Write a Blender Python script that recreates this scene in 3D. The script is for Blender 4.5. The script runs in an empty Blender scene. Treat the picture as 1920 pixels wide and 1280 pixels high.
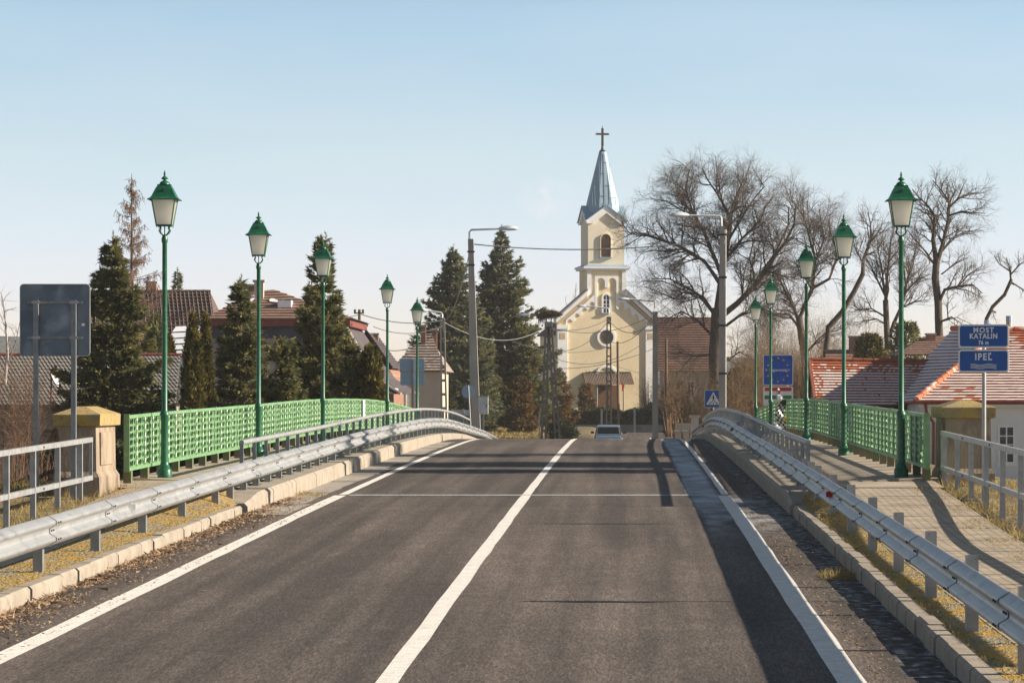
import bpy, math, random
import numpy as np
from mathutils import Vector, Matrix
R_ = math.radians
PI = math.pi
S = bpy.context.scene
COL = S.collection

# ------------------------------------------------------------------ camera
F = 6800.0; VX = 1180.0; HY = 745.0; CZ = 2.1      # focal length in photo pixels, vanishing point, horizon, eye height
cam = bpy.data.cameras.new('camera'); cam.sensor_width = 36; cam.sensor_fit = 'HORIZONTAL'
cam.lens = 36 * F / 1920; cam.shift_x = (960 - VX) / 1920; cam.shift_y = (HY - 640) / 1920
cam.clip_start = 0.5; cam.clip_end = 6000
camo = bpy.data.objects.new('camera', cam); COL.objects.link(camo)
camo.location = (0, 0, CZ); camo.rotation_euler = (PI / 2, 0, 0); S.camera = camo

# ------------------------------------------------------------------ light
SUN_EL = R_(24.4); SUN_AZ = R_(90)                 # azimuth clockwise from +Y
w = bpy.data.worlds.new('World'); S.world = w; w.use_nodes = True
nt = w.node_tree; nt.nodes.clear()
out = nt.nodes.new('ShaderNodeOutputWorld'); bg = nt.nodes.new('ShaderNodeBackground')
sky = nt.nodes.new('ShaderNodeTexSky'); sky.sky_type = 'NISHITA'; sky.sun_disc = False
sky.sun_elevation = SUN_EL; sky.sun_rotation = SUN_AZ
sky.air_density = 1.0; sky.dust_density = 0.9; sky.ozone_density = 1.6; sky.altitude = 0
tc = nt.nodes.new('ShaderNodeTexCoord'); mp = nt.nodes.new('ShaderNodeMapping'); mp.vector_type = 'VECTOR'
mp.inputs['Scale'].default_value = (1, 1, 3.0)
nt.links.new(tc.outputs['Generated'], mp.inputs['Vector'])
nrm = nt.nodes.new('ShaderNodeVectorMath'); nrm.operation = 'NORMALIZE'
nt.links.new(mp.outputs['Vector'], nrm.inputs[0]); nt.links.new(nrm.outputs[0], sky.inputs['Vector'])
hs = nt.nodes.new('ShaderNodeHueSaturation'); hs.inputs['Saturation'].default_value = 0.92
gm = nt.nodes.new('ShaderNodeMixRGB'); gm.blend_type = 'MULTIPLY'; gm.inputs[0].default_value = 1.0
# warm, slightly darker haze low over the horizon; faint small cloud left of the spire
sep = nt.nodes.new('ShaderNodeSeparateXYZ'); nt.links.new(tc.outputs['Generated'], sep.inputs[0])
rp = nt.nodes.new('ShaderNodeValToRGB'); nt.links.new(sep.outputs[2], rp.inputs[0])
el = rp.color_ramp.elements; el[0].position = 0.0; el[0].color = (.98, .80, .82, 1); el[1].position = .30; el[1].color = (1, 1, 1, 1)
for p_, c_k in ((.03, (.99, .83, .86, 1)), (.065, (1.08, .975, .82, 1)), (.105, (.97, 1.025, .91, 1)), (.16, (.52, .60, .56, 1))):
    e_ = el.new(p_); e_.color = c_k
el[-1].color = (.30, .36, .36, 1)
nt.links.new(rp.outputs[0], gm.inputs[2])
nt.links.new(sky.outputs[0], hs.inputs['Color']); nt.links.new(hs.outputs[0], gm.inputs[1])
def wn(t_, **k):
    q = nt.nodes.new(t_)
    for a, b in k.items(): setattr(q, a, b)
    return q
vsub = wn('ShaderNodeVectorMath', operation='SUBTRACT'); nt.links.new(tc.outputs['Generated'], vsub.inputs[0]); vsub.inputs[1].default_value = (-.0226, 1, .0545)
vmul = wn('ShaderNodeVectorMath', operation='MULTIPLY'); nt.links.new(vsub.outputs[0], vmul.inputs[0]); vmul.inputs[1].default_value = (1, 0, 1.25)
vlen = wn('ShaderNodeVectorMath', operation='LENGTH'); nt.links.new(vmul.outputs[0], vlen.inputs[0])
cm = wn('ShaderNodeMapRange'); cm.inputs['From Min'].default_value = .0085; cm.inputs['From Max'].default_value = .001; nt.links.new(vlen.outputs['Value'], cm.inputs['Value'])
cn_ = wn('ShaderNodeTexNoise'); cn_.inputs['Scale'].default_value = 330; cn_.inputs['Detail'].default_value = 5; nt.links.new(tc.outputs['Generated'], cn_.inputs['Vector'])
cr_ = wn('ShaderNodeMapRange'); cr_.inputs['From Min'].default_value = .38; cr_.inputs['From Max'].default_value = .68; cr_.inputs['To Max'].default_value = .60; nt.links.new(cn_.outputs['Fac'], cr_.inputs['Value'])
cmul = wn('ShaderNodeMath', operation='MULTIPLY'); nt.links.new(cm.outputs[0], cmul.inputs[0]); nt.links.new(cr_.outputs[0], cmul.inputs[1])
# broad faint unevenness of the haze
bmp = wn('ShaderNodeMapping'); bmp.inputs['Scale'].default_value = (9, 9, 42); nt.links.new(tc.outputs['Generated'], bmp.inputs['Vector'])
bn_ = wn('ShaderNodeTexNoise'); bn_.inputs['Scale'].default_value = 1; bn_.inputs['Detail'].default_value = 4; nt.links.new(bmp.outputs[0], bn_.inputs['Vector'])
br_ = wn('ShaderNodeMapRange'); br_.inputs['From Min'].default_value = .3; br_.inputs['From Max'].default_value = .75; br_.inputs['To Max'].default_value = .16; nt.links.new(bn_.outputs['Fac'], br_.inputs['Value'])
cadd = wn('ShaderNodeMath', operation='ADD'); nt.links.new(cmul.outputs[0], cadd.inputs[0]); nt.links.new(br_.outputs[0], cadd.inputs[1])
cmx = wn('ShaderNodeMixRGB'); nt.links.new(cadd.outputs[0], cmx.inputs[0]); nt.links.new(gm.outputs[0], cmx.inputs[1]); cmx.inputs[2].default_value = (4.0, 3.95, 4.0, 1)
nt.links.new(cmx.outputs[0], bg.inputs['Color']); bg.inputs['Strength'].default_value = 0.13
nt.links.new(bg.outputs[0], out.inputs['Surface'])
sun = bpy.data.lights.new('sun', 'SUN'); sun.energy = 5.0; sun.angle = R_(0.55); sun.color = (1.0, 0.87, 0.70)
suno = bpy.data.objects.new('sun', sun); COL.objects.link(suno)
sd = Vector((math.sin(SUN_AZ) * math.cos(SUN_EL), math.cos(SUN_AZ) * math.cos(SUN_EL), math.sin(SUN_EL)))
suno.rotation_euler = sd.to_track_quat('Z', 'Y').to_euler(); suno.location = (40, 0, 40)
S.view_settings.view_transform = 'Standard'; S.view_settings.look = 'None'
S.view_settings.gamma = 1; S.view_settings.exposure = 0.90; S.view_settings.use_curve_mapping = False

# ------------------------------------------------------------------ materials
MATS = {}
def mat(name, c1, c2=None, scale=4.0, rough=0.8, metal=0.0, bump=0.0, bscale=30.0, stretch=(1, 1, 1), lo=0.35, hi=0.65,
        c3=None, s3=40.0, lo3=0.55, hi3=0.65, detail=6.0, transl=None, spec=0.5, bdist=0.02):
    if name in MATS: return MATS[name]
    m = bpy.data.materials.new(name); m.use_nodes = True; n = m.node_tree.nodes; l = m.node_tree.links
    b = n['Principled BSDF']; b.inputs['Roughness'].default_value = rough; b.inputs['Metallic'].default_value = metal
    b.inputs['Specular IOR Level'].default_value = spec
    t = n.new('ShaderNodeTexCoord'); mp = n.new('ShaderNodeMapping'); mp.inputs['Scale'].default_value = stretch
    l.new(t.outputs['Object'], mp.inputs['Vector'])
    def noise(sc, det=detail):
        q = n.new('ShaderNodeTexNoise'); q.inputs['Scale'].default_value = sc; q.inputs['Detail'].default_value = det
        l.new(mp.outputs[0], q.inputs['Vector']); return q.outputs['Fac']
    def mask(src, a, bb):
        r = n.new('ShaderNodeMapRange'); r.inputs['From Min'].default_value = a; r.inputs['From Max'].default_value = bb
        l.new(src, r.inputs['Value']); return r.outputs[0]
    c2 = c2 or tuple(x * 0.72 for x in c1)
    mx = n.new('ShaderNodeMixRGB'); mx.inputs[1].default_value = (*c1, 1); mx.inputs[2].default_value = (*c2, 1)
    l.new(mask(noise(scale), lo, hi), mx.inputs[0]); col = mx.outputs[0]
    if c3:
        m3 = n.new('ShaderNodeMixRGB'); m3.inputs[2].default_value = (*c3, 1); l.new(col, m3.inputs[1])
        l.new(mask(noise(s3), lo3, hi3), m3.inputs[0]); col = m3.outputs[0]
    l.new(col, b.inputs['Base Color'])
    if bump:
        bn = n.new('ShaderNodeBump'); bn.inputs['Strength'].default_value = bump; bn.inputs['Distance'].default_value = bdist
        l.new(noise(bscale, 4), bn.inputs['Height']); l.new(bn.outputs[0], b.inputs['Normal'])
    if transl:
        tr = n.new('ShaderNodeBsdfTranslucent'); l.new(col, tr.inputs['Color']); ms = n.new('ShaderNodeMixShader')
        ms.inputs[0].default_value = transl; l.new(b.outputs[0], ms.inputs[1]); l.new(tr.outputs[0], ms.inputs[2])
        l.new(ms.outputs[0], n['Material Output'].inputs['Surface'])
    m['col'] = 1
    MATS[name] = m; return m

def asphalt():
    m = mat('asphalt', (0.050, 0.038, 0.032), (0.098, 0.078, 0.066), scale=48, rough=0.88, bump=0.7, bscale=45, bdist=0.015,
            c3=(0.17, 0.145, 0.125), s3=34, lo3=0.60, hi3=0.70, detail=2, lo=.42, hi=.58)
    n = m.node_tree.nodes; l = m.node_tree.links; b = n['Principled BSDF']
    src = b.inputs['Base Color'].links[0].from_socket
    tc = n.new('ShaderNodeTexCoord')
    def noise(sc, stretch, det=4, off=(0, 0, 0)):
        mp = n.new('ShaderNodeMapping'); mp.inputs['Scale'].default_value = stretch; mp.inputs['Location'].default_value = off
        l.new(tc.outputs['Object'], mp.inputs['Vector'])
        q = n.new('ShaderNodeTexNoise'); q.inputs['Scale'].default_value = sc; q.inputs['Detail'].default_value = det
        l.new(mp.outputs[0], q.inputs['Vector']); return q.outputs['Fac']
    def rng(v, a, b_, c, d):
        r = n.new('ShaderNodeMapRange'); l.new(v, r.inputs['Value'])
        for k, x in zip(('From Min', 'From Max', 'To Min', 'To Max'), (a, b_, c, d)): r.inputs[k].default_value = x
        return r.outputs[0]
    def math_(op, a, c):
        q = n.new('ShaderNodeMath'); q.operation = op
        for i, v in enumerate((a, c)):
            if isinstance(v, (int, float)): q.inputs[i].default_value = v
            else: l.new(v, q.inputs[i])
        return q.outputs[0]
    def mulcol(c, f):
        q = n.new('ShaderNodeMixRGB'); q.blend_type = 'MULTIPLY'; q.inputs[0].default_value = 1
        l.new(c, q.inputs[1]); l.new(f, q.inputs[2]); return q.outputs[0]
    # large patches of wear, long streaks of tyre tracks, cross bands of paving joints
    grain = rng(noise(44, (1, .09, 1), 3, (2, 1, 0)), 0.32, 0.68, 0.62, 1.42)
    grain2 = rng(noise(75, (1, .14, 1), 2, (7, 1, 0)), 0.35, 0.65, 0.80, 1.22)
    src = mulcol(mulcol(src, grain), grain2)
    big = rng(noise(0.9, (1, .16, 1), 6), 0.32, 0.68, 0.76, 1.22)
    streak = rng(noise(2.6, (1, .014, 1), 4, (5, 0, 0)), 0.38, 0.68, 0.70, 1.55)
    spots = rng(noise(6, (1, .25, 1), 5, (3, 3, 0)), 0.52, 0.70, 1.0, 1.28)
    src = mulcol(src, spots)
    cross = rng(noise(1.0, (.05, .8, 1), 3, (0, 9, 0)), 0.35, 0.65, 0.95, 1.05)
    col = mulcol(mulcol(mulcol(src, big), streak), cross)
    # frost on the road
    sp = n.new('ShaderNodeSeparateXYZ'); l.new(tc.outputs['Object'], sp.inputs[0]); X = sp.outputs[0]; Y = sp.outputs[1]
    wob = rng(noise(0.5, (1, .4, 1)), 0, 1, -.10, .10)
    Xw = math_('ADD', X, wob)
    def band(v, a, b_, c, d):
        return math_('MULTIPLY', rng(v, a, b_, 0, 1), rng(v, c, d, 1, 0))
    f1 = math_('MULTIPLY', band(Xw, 1.0, 1.08, 1.48, 1.60), band(Y, 53, 60, 150, 160))
    f1 = math_('MULTIPLY', f1, rng(noise(2.5, (1, .25, 1)), 0.30, 0.70, 0.22, 0.85))
    f2 = math_('MULTIPLY', band(Xw, 2.08, 2.16, 3.2, 3.4), band(Y, 5, 8, 150, 160))
    f2 = math_('MULTIPLY', f2, rng(noise(11, (1, .6, 1)), 0.48, 0.66, 0.0, 0.6))
    f3 = math_('MULTIPLY', band(Xw, 1.05, 1.12, 2.2, 2.4), band(Y, 47, 53, 60, 63))
    f3 = math_('MULTIPLY', f3, rng(noise(3, (1, .3, 1)), 0.35, 0.65, 0.0, 0.5))
    fr = math_('MAXIMUM', math_('MAXIMUM', f1, f2), f3)
    mx = n.new('ShaderNodeMixRGB'); l.new(fr, mx.inputs[0]); l.new(col, mx.inputs[1]); mx.inputs[2].default_value = (0.60, 0.66, 0.72, 1)
    # broken asphalt edge near the kerbs: dark earth and cracks
    edge = math_('MAXIMUM', rng(Xw, -5.15, -5.55, 0, 1), rng(Xw, 1.85, 2.15, 0, 1))
    ev = math_('MULTIPLY', edge, rng(noise(7, (1, .35, 1)), 0.42, 0.58, 0.0, .75))
    mx2 = n.new('ShaderNodeMixRGB'); l.new(ev, mx2.inputs[0]); l.new(mx.outputs[0], mx2.inputs[1]); mx2.inputs[2].default_value = (0.020, 0.016, 0.014, 1)
    l.new(mx2.outputs[0], b.inputs['Base Color'])
    return m

def brick_mat(name, c1, c2, mortar, scale, bw, rh, msz=0.02, rot=(0, 0, 0), bump=0.4, axis=None):
    m = mat(name, c1, c2, rough=0.85)
    n = m.node_tree.nodes; l = m.node_tree.links; b = n['Principled BSDF']
    tc = n.new('ShaderNodeTexCoord'); mp = n.new('ShaderNodeMapping'); mp.inputs['Rotation'].default_value = rot
    l.new(tc.outputs['Object'], mp.inputs['Vector'])
    br = n.new('ShaderNodeTexBrick'); l.new(mp.outputs[0], br.inputs['Vector'])
    br.inputs['Color1'].default_value = (*c1, 1); br.inputs['Color2'].default_value = (*c2, 1); br.inputs['Mortar'].default_value = (*mortar, 1)
    br.inputs['Scale'].default_value = scale; br.inputs['Brick Width'].default_value = bw; br.inputs['Row Height'].default_value = rh
    br.inputs['Mortar Size'].default_value = msz
    ns = n.new('ShaderNodeTexNoise'); ns.inputs['Scale'].default_value = 3; ns.inputs['Detail'].default_value = 6; l.new(tc.outputs['Object'], ns.inputs['Vector'])
    r = n.new('ShaderNodeMapRange'); r.inputs['From Min'].default_value = .3; r.inputs['From Max'].default_value = .7
    r.inputs['To Min'].default_value = .75; r.inputs['To Max'].default_value = 1.2; l.new(ns.outputs['Fac'], r.inputs['Value'])
    q = n.new('ShaderNodeMixRGB'); q.blend_type = 'MULTIPLY'; q.inputs[0].default_value = 1; l.new(br.outputs['Color'], q.inputs[1]); l.new(r.outputs[0], q.inputs[2])
    l.new(q.outputs[0], b.inputs['Base Color'])
    return m

# ------------------------------------------------------------------ mesh helpers
class MB:
    def __init__(s): s.v = []; s.f = []
    def add(s, vs, fs):
        o = len(s.v); s.v.extend([tuple(p) for p in vs]); s.f.extend([tuple(i + o for i in f) for f in fs]); return s
    def box(s, x0, x1, y0, y1, z0, z1):
        return s.add([(x0,y0,z0),(x1,y0,z0),(x1,y1,z0),(x0,y1,z0),(x0,y0,z1),(x1,y0,z1),(x1,y1,z1),(x0,y1,z1)],
              [(0,3,2,1),(4,5,6,7),(0,1,5,4),(1,2,6,5),(2,3,7,6),(3,0,4,7)])
    def hexa(s, p):   # 8 points: bottom 4 ccw, top 4 ccw
        return s.add(p, [(0,3,2,1),(4,5,6,7),(0,1,5,4),(1,2,6,5),(2,3,7,6),(3,0,4,7)])
    def tube(s, p0, p1, r0, r1=None, n=10, caps=True):
        r1 = r0 if r1 is None else r1
        p0 = Vector(p0); p1 = Vector(p1); d = (p1 - p0).normalized()
        a = d.orthogonal().normalized(); b = d.cross(a)
        vs = []
        for p, r in ((p0, r0), (p1, r1)):
            for i in range(n):
                t = 2 * PI * i / n + PI / n
                vs.append(p + a * (r * math.cos(t)) + b * (r * math.sin(t)))
        fs = [(i, (i + 1) % n, n + (i + 1) % n, n + i) for i in range(n)]
        if caps: fs += [tuple(range(n - 1, -1, -1)), tuple(range(n, 2 * n))]
        return s.add(vs, fs)
    def path(s, pts, r, n=6, radii=None):
        pts = [Vector(p) for p in pts]; vs = []
        up = None
        for i, p in enumerate(pts):
            d = (pts[min(i + 1, len(pts) - 1)] - pts[max(i - 1, 0)]).normalized()
            if up is None: up = d.orthogonal().normalized()
            a = (up - d * up.dot(d)).normalized(); up = a; b = d.cross(a)
            rr = radii[i] if radii else r
            for k in range(n):
                t = 2 * PI * k / n + PI / n; vs.append(p + a * (rr * math.cos(t)) + b * (rr * math.sin(t)))
        fs = []
        for i in range(len(pts) - 1):
            for k in range(n): fs.append((i*n+k, i*n+(k+1)%n, (i+1)*n+(k+1)%n, (i+1)*n+k))
        fs += [tuple(range(n-1, -1, -1)), tuple((len(pts)-1)*n + k for k in range(n))]
        return s.add(vs, fs)
    def lathe(s, prof, c=(0,0,0), n=14):      # prof: (r,z)
        vs = []; fs = []
        for r, z in prof:
            for k in range(n):
                t = 2*PI*k/n; vs.append((c[0]+r*math.cos(t), c[1]+r*math.sin(t), c[2]+z))
        for i in range(len(prof)-1):
            for k in range(n): fs.append((i*n+k, i*n+(k+1)%n, (i+1)*n+(k+1)%n, (i+1)*n+k))
        fs += [tuple(range(n-1,-1,-1)), tuple((len(prof)-1)*n+k for k in range(n))]
        return s.add(vs, fs)
    def prism(s, poly, y0, y1):               # poly in (x,z), extruded along y, front at y0
        a = sum(poly[i][0]*poly[(i+1)%len(poly)][1]-poly[(i+1)%len(poly)][0]*poly[i][1] for i in range(len(poly)))
        if a < 0: poly = poly[::-1]
        n = len(poly); vs = [(x,y0,z) for x,z in poly] + [(x,y1,z) for x,z in poly]
        fs = [tuple(range(n)), tuple(range(2*n-1,n-1,-1))] + [(i, n+i, n+(i+1)%n, (i+1)%n) for i in range(n)]
        return s.add(vs, fs)
    def prismx(s, poly, x0, x1):              # poly in (y,z), extruded along x
        n = len(poly); vs = [(x0,y,z) for y,z in poly] + [(x1,y,z) for y,z in poly]
        fs = [tuple(range(n-1,-1,-1)), tuple(range(n,2*n))] + [(i, (i+1)%n, n+(i+1)%n, n+i) for i in range(n)]
        return s.add(vs, fs)
    def prismz(s, poly, z0, z1):
        n = len(poly); vs = [(x,y,z0) for x,y in poly] + [(x,y,z1) for x,y in poly]
        fs = [tuple(range(n-1,-1,-1)), tuple(range(n,2*n))] + [(i, (i+1)%n, n+(i+1)%n, n+i) for i in range(n)]
        return s.add(vs, fs)
    def sweep(s, sect, Ys, close=True):       # sect(Y) -> [(x,z),...] (ccw seen from the camera)
        secs = [sect(y) for y in Ys]; n = len(secs[0]); vs = []; fs = []
        for y, sc in zip(Ys, secs): vs += [(x, y, z) for x, z in sc]
        m = n if close else n - 1
        for i in range(len(Ys)-1):
            for k in range(m): fs.append((i*n+k, (i+1)*n+k, (i+1)*n+(k+1)%n, i*n+(k+1)%n))
        if close: fs += [tuple(range(n)), tuple((len(Ys)-1)*n + k for k in range(n-1,-1,-1))]
        return s.add(vs, fs)
    def build(s, name, m=None, parent=None, smooth=False, local=False, angle=None):
        me = bpy.data.meshes.new(name)
        vs = s.v
        if parent is not None and not local:
            L = parent['_loc'] if '_loc' in parent else (0,0,0)
            vs = [(x-L[0], y-L[1], z-L[2]) for x,y,z in vs]
        me.from_pydata(vs, [], s.f); me.update()
        o = bpy.data.objects.new(name, me); COL.objects.link(o)
        if m: me.materials.append(m)
        if smooth:
            me.polygons.foreach_set('use_smooth', [True]*len(me.polygons))
            if angle:
                try: me.set_sharp_from_angle(angle=R_(angle))
                except Exception: pass
        if parent is not None:
            o.parent = parent
            if not local and '_loc' in parent: o['_loc'] = list(parent['_loc'])
        return o

def tag(o, label=None, cat=None, group=None, kind=None):
    if label: o['label'] = label
    if cat: o['category'] = cat
    if group: o['group'] = group
    if kind: o['kind'] = kind
    return o
def thing(name, label, cat, loc=(0,0,0), group=None, rotz=0):
    o = bpy.data.objects.new(name, None); COL.objects.link(o); o.location = loc; o.rotation_euler = (0,0,rotz)
    o['_loc'] = [float(c) for c in loc]; o.empty_display_size = 0.3
    return tag(o, label, cat, group)
def struct(name, mb, m, smooth=False): return tag(mb.build(name, m, smooth=smooth), kind='structure')
def copy_tree(o, parent=None):
    c = o.copy(); COL.objects.link(c); c.parent = parent
    for ch in list(o.children): copy_tree(ch, c)
    return c
def interp(tab):
    xs = [a for a, b in tab]; ys = [b for a, b in tab]; n = len(xs)
    d = [(ys[i+1]-ys[i])/(xs[i+1]-xs[i]) for i in range(n-1)]
    m = [d[0]] + [0.0 if d[i-1]*d[i] < 0 and False else (d[i-1]+d[i])/2 for i in range(1,n-1)] + [d[-1]]
    def f(x):
        if x <= xs[0]: return ys[0] + d[0]*(x-xs[0])
        if x >= xs[-1]: return ys[-1] + d[-1]*(x-xs[-1])
        i = max(k for k in range(n-1) if xs[k] <= x); h = xs[i+1]-xs[i]; t = (x-xs[i])/h
        return (2*t**3-3*t*t+1)*ys[i] + (t**3-2*t*t+t)*h*m[i] + (-2*t**3+3*t*t)*ys[i+1] + (t**3-t*t)*h*m[i+1]
    return f
def frange(a, b, st):
    n = max(1, int(round((b-a)/st))); return [a + (b-a)*i/n for i in range(n+1)]
def PX(x, y, Y): return Vector(((x-VX)*Y/F, Y, CZ-(y-HY)*Y/F))
def XX(x, Y): return (x-VX)*Y/F
def ZZ(y, Y): return CZ-(y-HY)*Y/F
def sstep(a, b, x):
    t = min(1, max(0, (x-a)/(b-a))); return t*t*(3-2*t)

# vertical profiles along the road (metres, Y = distance)
RD = interp([(-40,-.9),(0,-.3),(30,.055),(58,.375),(64,.43),(78,.56),(91,.66),(101,.72),(110,.755),(116,.755),(124,.68),(140,.30),(160,-.22),(180,-.68),(200,-.97),(219,-1.06),(240,-1.1),(300,-1.12)])
KB = interp([(54,.61),(57,.64),(71.9,.783),(87.8,.93),(100,.985),(114,.977),(128,.80),(140.6,.467),(150,.22)])      # kerb top on the bridge
WK = interp([(54,.81),(57.6,.845),(72.2,.94),(86.9,1.045),(98,1.06),(111,1.00),(126,.74),(140,.45),(150,.25)])   # walkway, outer edge
HR = interp([(57.3,1.417),(70.7,1.525),(88,1.70),(98,1.765),(108,1.785),(119.4,1.71),(130,1.53),(139.5,1.28)])    # handrail top
GT = interp([(-40,-.15),(0,.44),(30,.80),(52,1.05),(62.6,1.165),(77.9,1.32),(95.5,1.454),(106.7,1.488),(118,1.415),(133,1.12),(147,.80),(162,.44),(176,.06)])  # guardrail top
LK, RK = -5.77, 2.44       # kerb faces
# ------------------------------------------------------------------ materials used
M_as = asphalt()
M_paint = mat('road_paint', (0.86,0.83,0.78), (0.72,0.69,0.64), scale=8, rough=.75, bump=.3, bscale=60, c3=(0.13,0.12,0.11), s3=55, lo3=0.62, hi3=0.68)
M_joint = mat('joint_seal', (0.60,0.62,0.64), (0.4,0.41,0.42), scale=10, c3=(.1,.1,.1), s3=20, lo3=.58, hi3=.64)
M_conc = mat('kerb_concrete', (0.36,0.315,0.26), (0.28,0.24,0.195), scale=3, rough=.9, bump=.35, bscale=40, c3=(0.22,0.18,0.14), s3=6, lo3=.62, hi3=.74)
M_slab = mat('walkway_concrete', (0.43,0.36,0.275), (0.31,0.255,0.195), scale=1.6, rough=.9, bump=.3, bscale=30, c3=(0.17,0.14,0.11), s3=4, lo3=.6, hi3=.75)
M_gut = mat('pale_gutter', (0.40,0.36,0.31), (0.27,0.24,0.21), scale=5, rough=.9, bump=.4, bscale=40)
M_pav = brick_mat('pavers', (0.47,0.385,0.29), (0.39,0.32,0.24), (0.13,0.11,0.08), 1.0, .22, .11, .012)
M_moss = mat('moss_ground', (0.44,0.27,0.05), (0.32,0.27,0.18), scale=3.2, rough=1, bump=1, bscale=30, lo=.45, hi=.55, c3=(0.16,0.13,0.05), s3=14, lo3=.55, hi3=.65, bdist=.05)
M_soil = mat('ground', (0.16,0.12,0.07), (0.10,0.085,0.04), scale=.5, rough=1, bump=.8, bscale=6, c3=(0.26,0.20,0.10), s3=3, lo3=.5, hi3=.62, bdist=.08)
M_galv = mat('galvanised_steel', (0.50,0.51,0.515), (0.41,0.42,0.425), scale=3, rough=.42, metal=.55, stretch=(1,.35,1), c3=(.30,.305,.31), s3=9, lo3=.52, hi3=.78, bump=.12, bscale=40)
M_post = mat('dull_galvanised', (0.29,0.305,0.32), (0.21,0.225,0.24), scale=6, rough=.5, metal=.4, c3=(.18,.17,.16), s3=14, lo3=.62, hi3=.72)
M_rail = mat('grey_rail_steel', (0.40,0.405,0.41), (0.30,0.31,0.32), scale=7, rough=.5, metal=.35)
M_dark = mat('dark_metal', (0.05,0.055,0.06), rough=.5)
M_red = mat('red_reflector', (0.55,0.02,0.02), rough=.3)
M_fence = mat('light_green_paint', (0.185,0.35,0.17), (0.14,0.29,0.135), scale=2, rough=.45, c3=(.23,.40,.21), s3=8)
M_fleg = mat('fence_foot', (0.20,0.15,0.09), (0.10,0.16,0.07), scale=5, rough=.7)
M_lamp = mat('deep_green_enamel', (0.010,0.115,0.055), (0.008,0.085,0.042), scale=5, rough=.38, c3=(.02,.15,.075), s3=12)
M_glass = mat('milky_glass', (0.93,0.91,0.86), (0.88,0.86,0.81), scale=6, rough=.35, transl=.62)
M_water = mat('river', (0.03,0.045,0.04), rough=.08, bump=.3, bscale=3)
M_needle = mat('needle_foliage', (0.145,0.155,0.065), (0.27,0.24,0.09), scale=1.1, rough=.75, c3=(0.065,0.08,0.038), s3=2.6, lo3=.5, hi3=.62, transl=.30, spec=.2)
M_needleb = mat('blue_needle_foliage', (0.145,0.17,0.10), (0.27,0.245,0.10), scale=.9, rough=.75, c3=(0.07,0.095,0.065), s3=2.2, lo3=.5, hi3=.62, transl=.30, spec=.2)
M_thuja = mat('thuja_foliage', (0.12,0.115,0.035), (0.22,0.17,0.045), scale=1.6, rough=.8, c3=(0.035,0.045,0.015), s3=3.5, lo3=.52, hi3=.62, transl=.18, spec=.2)
M_gold = mat('bronze_foliage', (0.22,0.12,0.03), (0.13,0.09,0.03), scale=1.5, rough=.85, c3=(0.06,0.05,0.02), s3=3, lo3=.55, hi3=.65, transl=.25)
M_hedge = mat('hedge_foliage', (0.035,0.05,0.018), (0.065,0.075,0.025), scale=1.5, rough=.8, c3=(.10,.10,.04), s3=4, lo3=.6, hi3=.7, transl=.15)
M_bark = mat('bark', (0.115,0.088,0.068), (0.075,0.058,0.047), scale=4, rough=.95, stretch=(1,1,.3), bump=.7, bscale=10, bdist=.05)
M_twig = mat('twig_bark', (0.14,0.11,0.088), (0.095,0.077,0.064), scale=1, rough=.9)
M_brush = mat('dry_brush', (0.27,0.17,0.09), (0.18,0.12,0.07), scale=.8, rough=.9, transl=.1)
M_larch = mat('larch_twigs', (0.23,0.14,0.09), (0.16,0.10,0.07), scale=1, rough=.9)
M_straw = mat('dry_grass', (0.42,0.31,0.13), (0.30,0.24,0.09), scale=2, rough=1, c3=(.16,.15,.05), s3=5, lo3=.6, hi3=.7, transl=.2)
M_litter = mat('dead_leaves', (0.24,0.15,0.09), (0.36,0.26,0.17), scale=5, rough=1, c3=(.10,.06,.04), s3=20)
M_signb = mat('sign_blue', (0.008,0.085,0.36), (0.006,0.075,0.32), scale=3, rough=.45)
M_eub = mat('flag_blue', (0.004,0.09,0.50), rough=.45)
M_white = mat('white_paint', (0.78,0.79,0.80), (0.70,0.71,0.72), scale=4, rough=.5)
M_black = mat('black_paint', (0.02,0.02,0.02), rough=.5)
M_yel = mat('yellow_film', (0.85,0.55,0.02), rough=.5)
M_sback = mat('sign_back', (0.16,0.20,0.25), (0.11,0.14,0.18), scale=2.5, rough=.45, metal=.3, c3=(.30,.36,.42), s3=3.0, lo3=.50, hi3=.72)
M_bback = mat('pale_blue_sign_back', (0.34,0.46,0.58), (0.27,0.38,0.50), scale=2, rough=.4, metal=.3)
M_pole = mat('pole_concrete', (0.40,0.38,0.35), (0.30,0.285,0.26), scale=2, rough=.9, stretch=(1,1,.3), bump=.2, bscale=20)
M_polebr = mat('weathered_pole', (0.24,0.20,0.16), (0.16,0.135,0.11), scale=2, rough=.9)
M_wood = mat('pole_wood', (0.20,0.13,0.085), (0.13,0.09,0.06), scale=4, rough=.9, stretch=(1,1,.1))
M_luma = mat('luminaire_grey', (0.66,0.72,0.78), rough=.4)
M_wire = mat('cable', (0.06,0.065,0.07), rough=.6)
M_wirel = mat('grey_cable', (0.30,0.31,0.32), rough=.6)
M_stone = mat('pillar_stone', (0.36,0.29,0.215), (0.25,0.20,0.15), scale=2.5, rough=.95, bump=.7, bscale=25, c3=(0.13,0.10,0.075), s3=4, lo3=.52, hi3=.68, stretch=(1,1,.5))
M_lich = mat('lichen_stone', (0.40,0.28,0.08), (0.27,0.22,0.14), scale=3.5, rough=1, bump=.6, bscale=30, c3=(0.20,0.15,0.07), s3=12, lo3=.56, hi3=.68)
M_cream = mat('cream_render', (0.86,0.73,0.50), (0.80,0.66,0.43), scale=.6, rough=.95, bump=.35, bscale=8, c3=(0.88,0.77,0.56), s3=3, lo3=.5, hi3=.7, bdist=.04)
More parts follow.
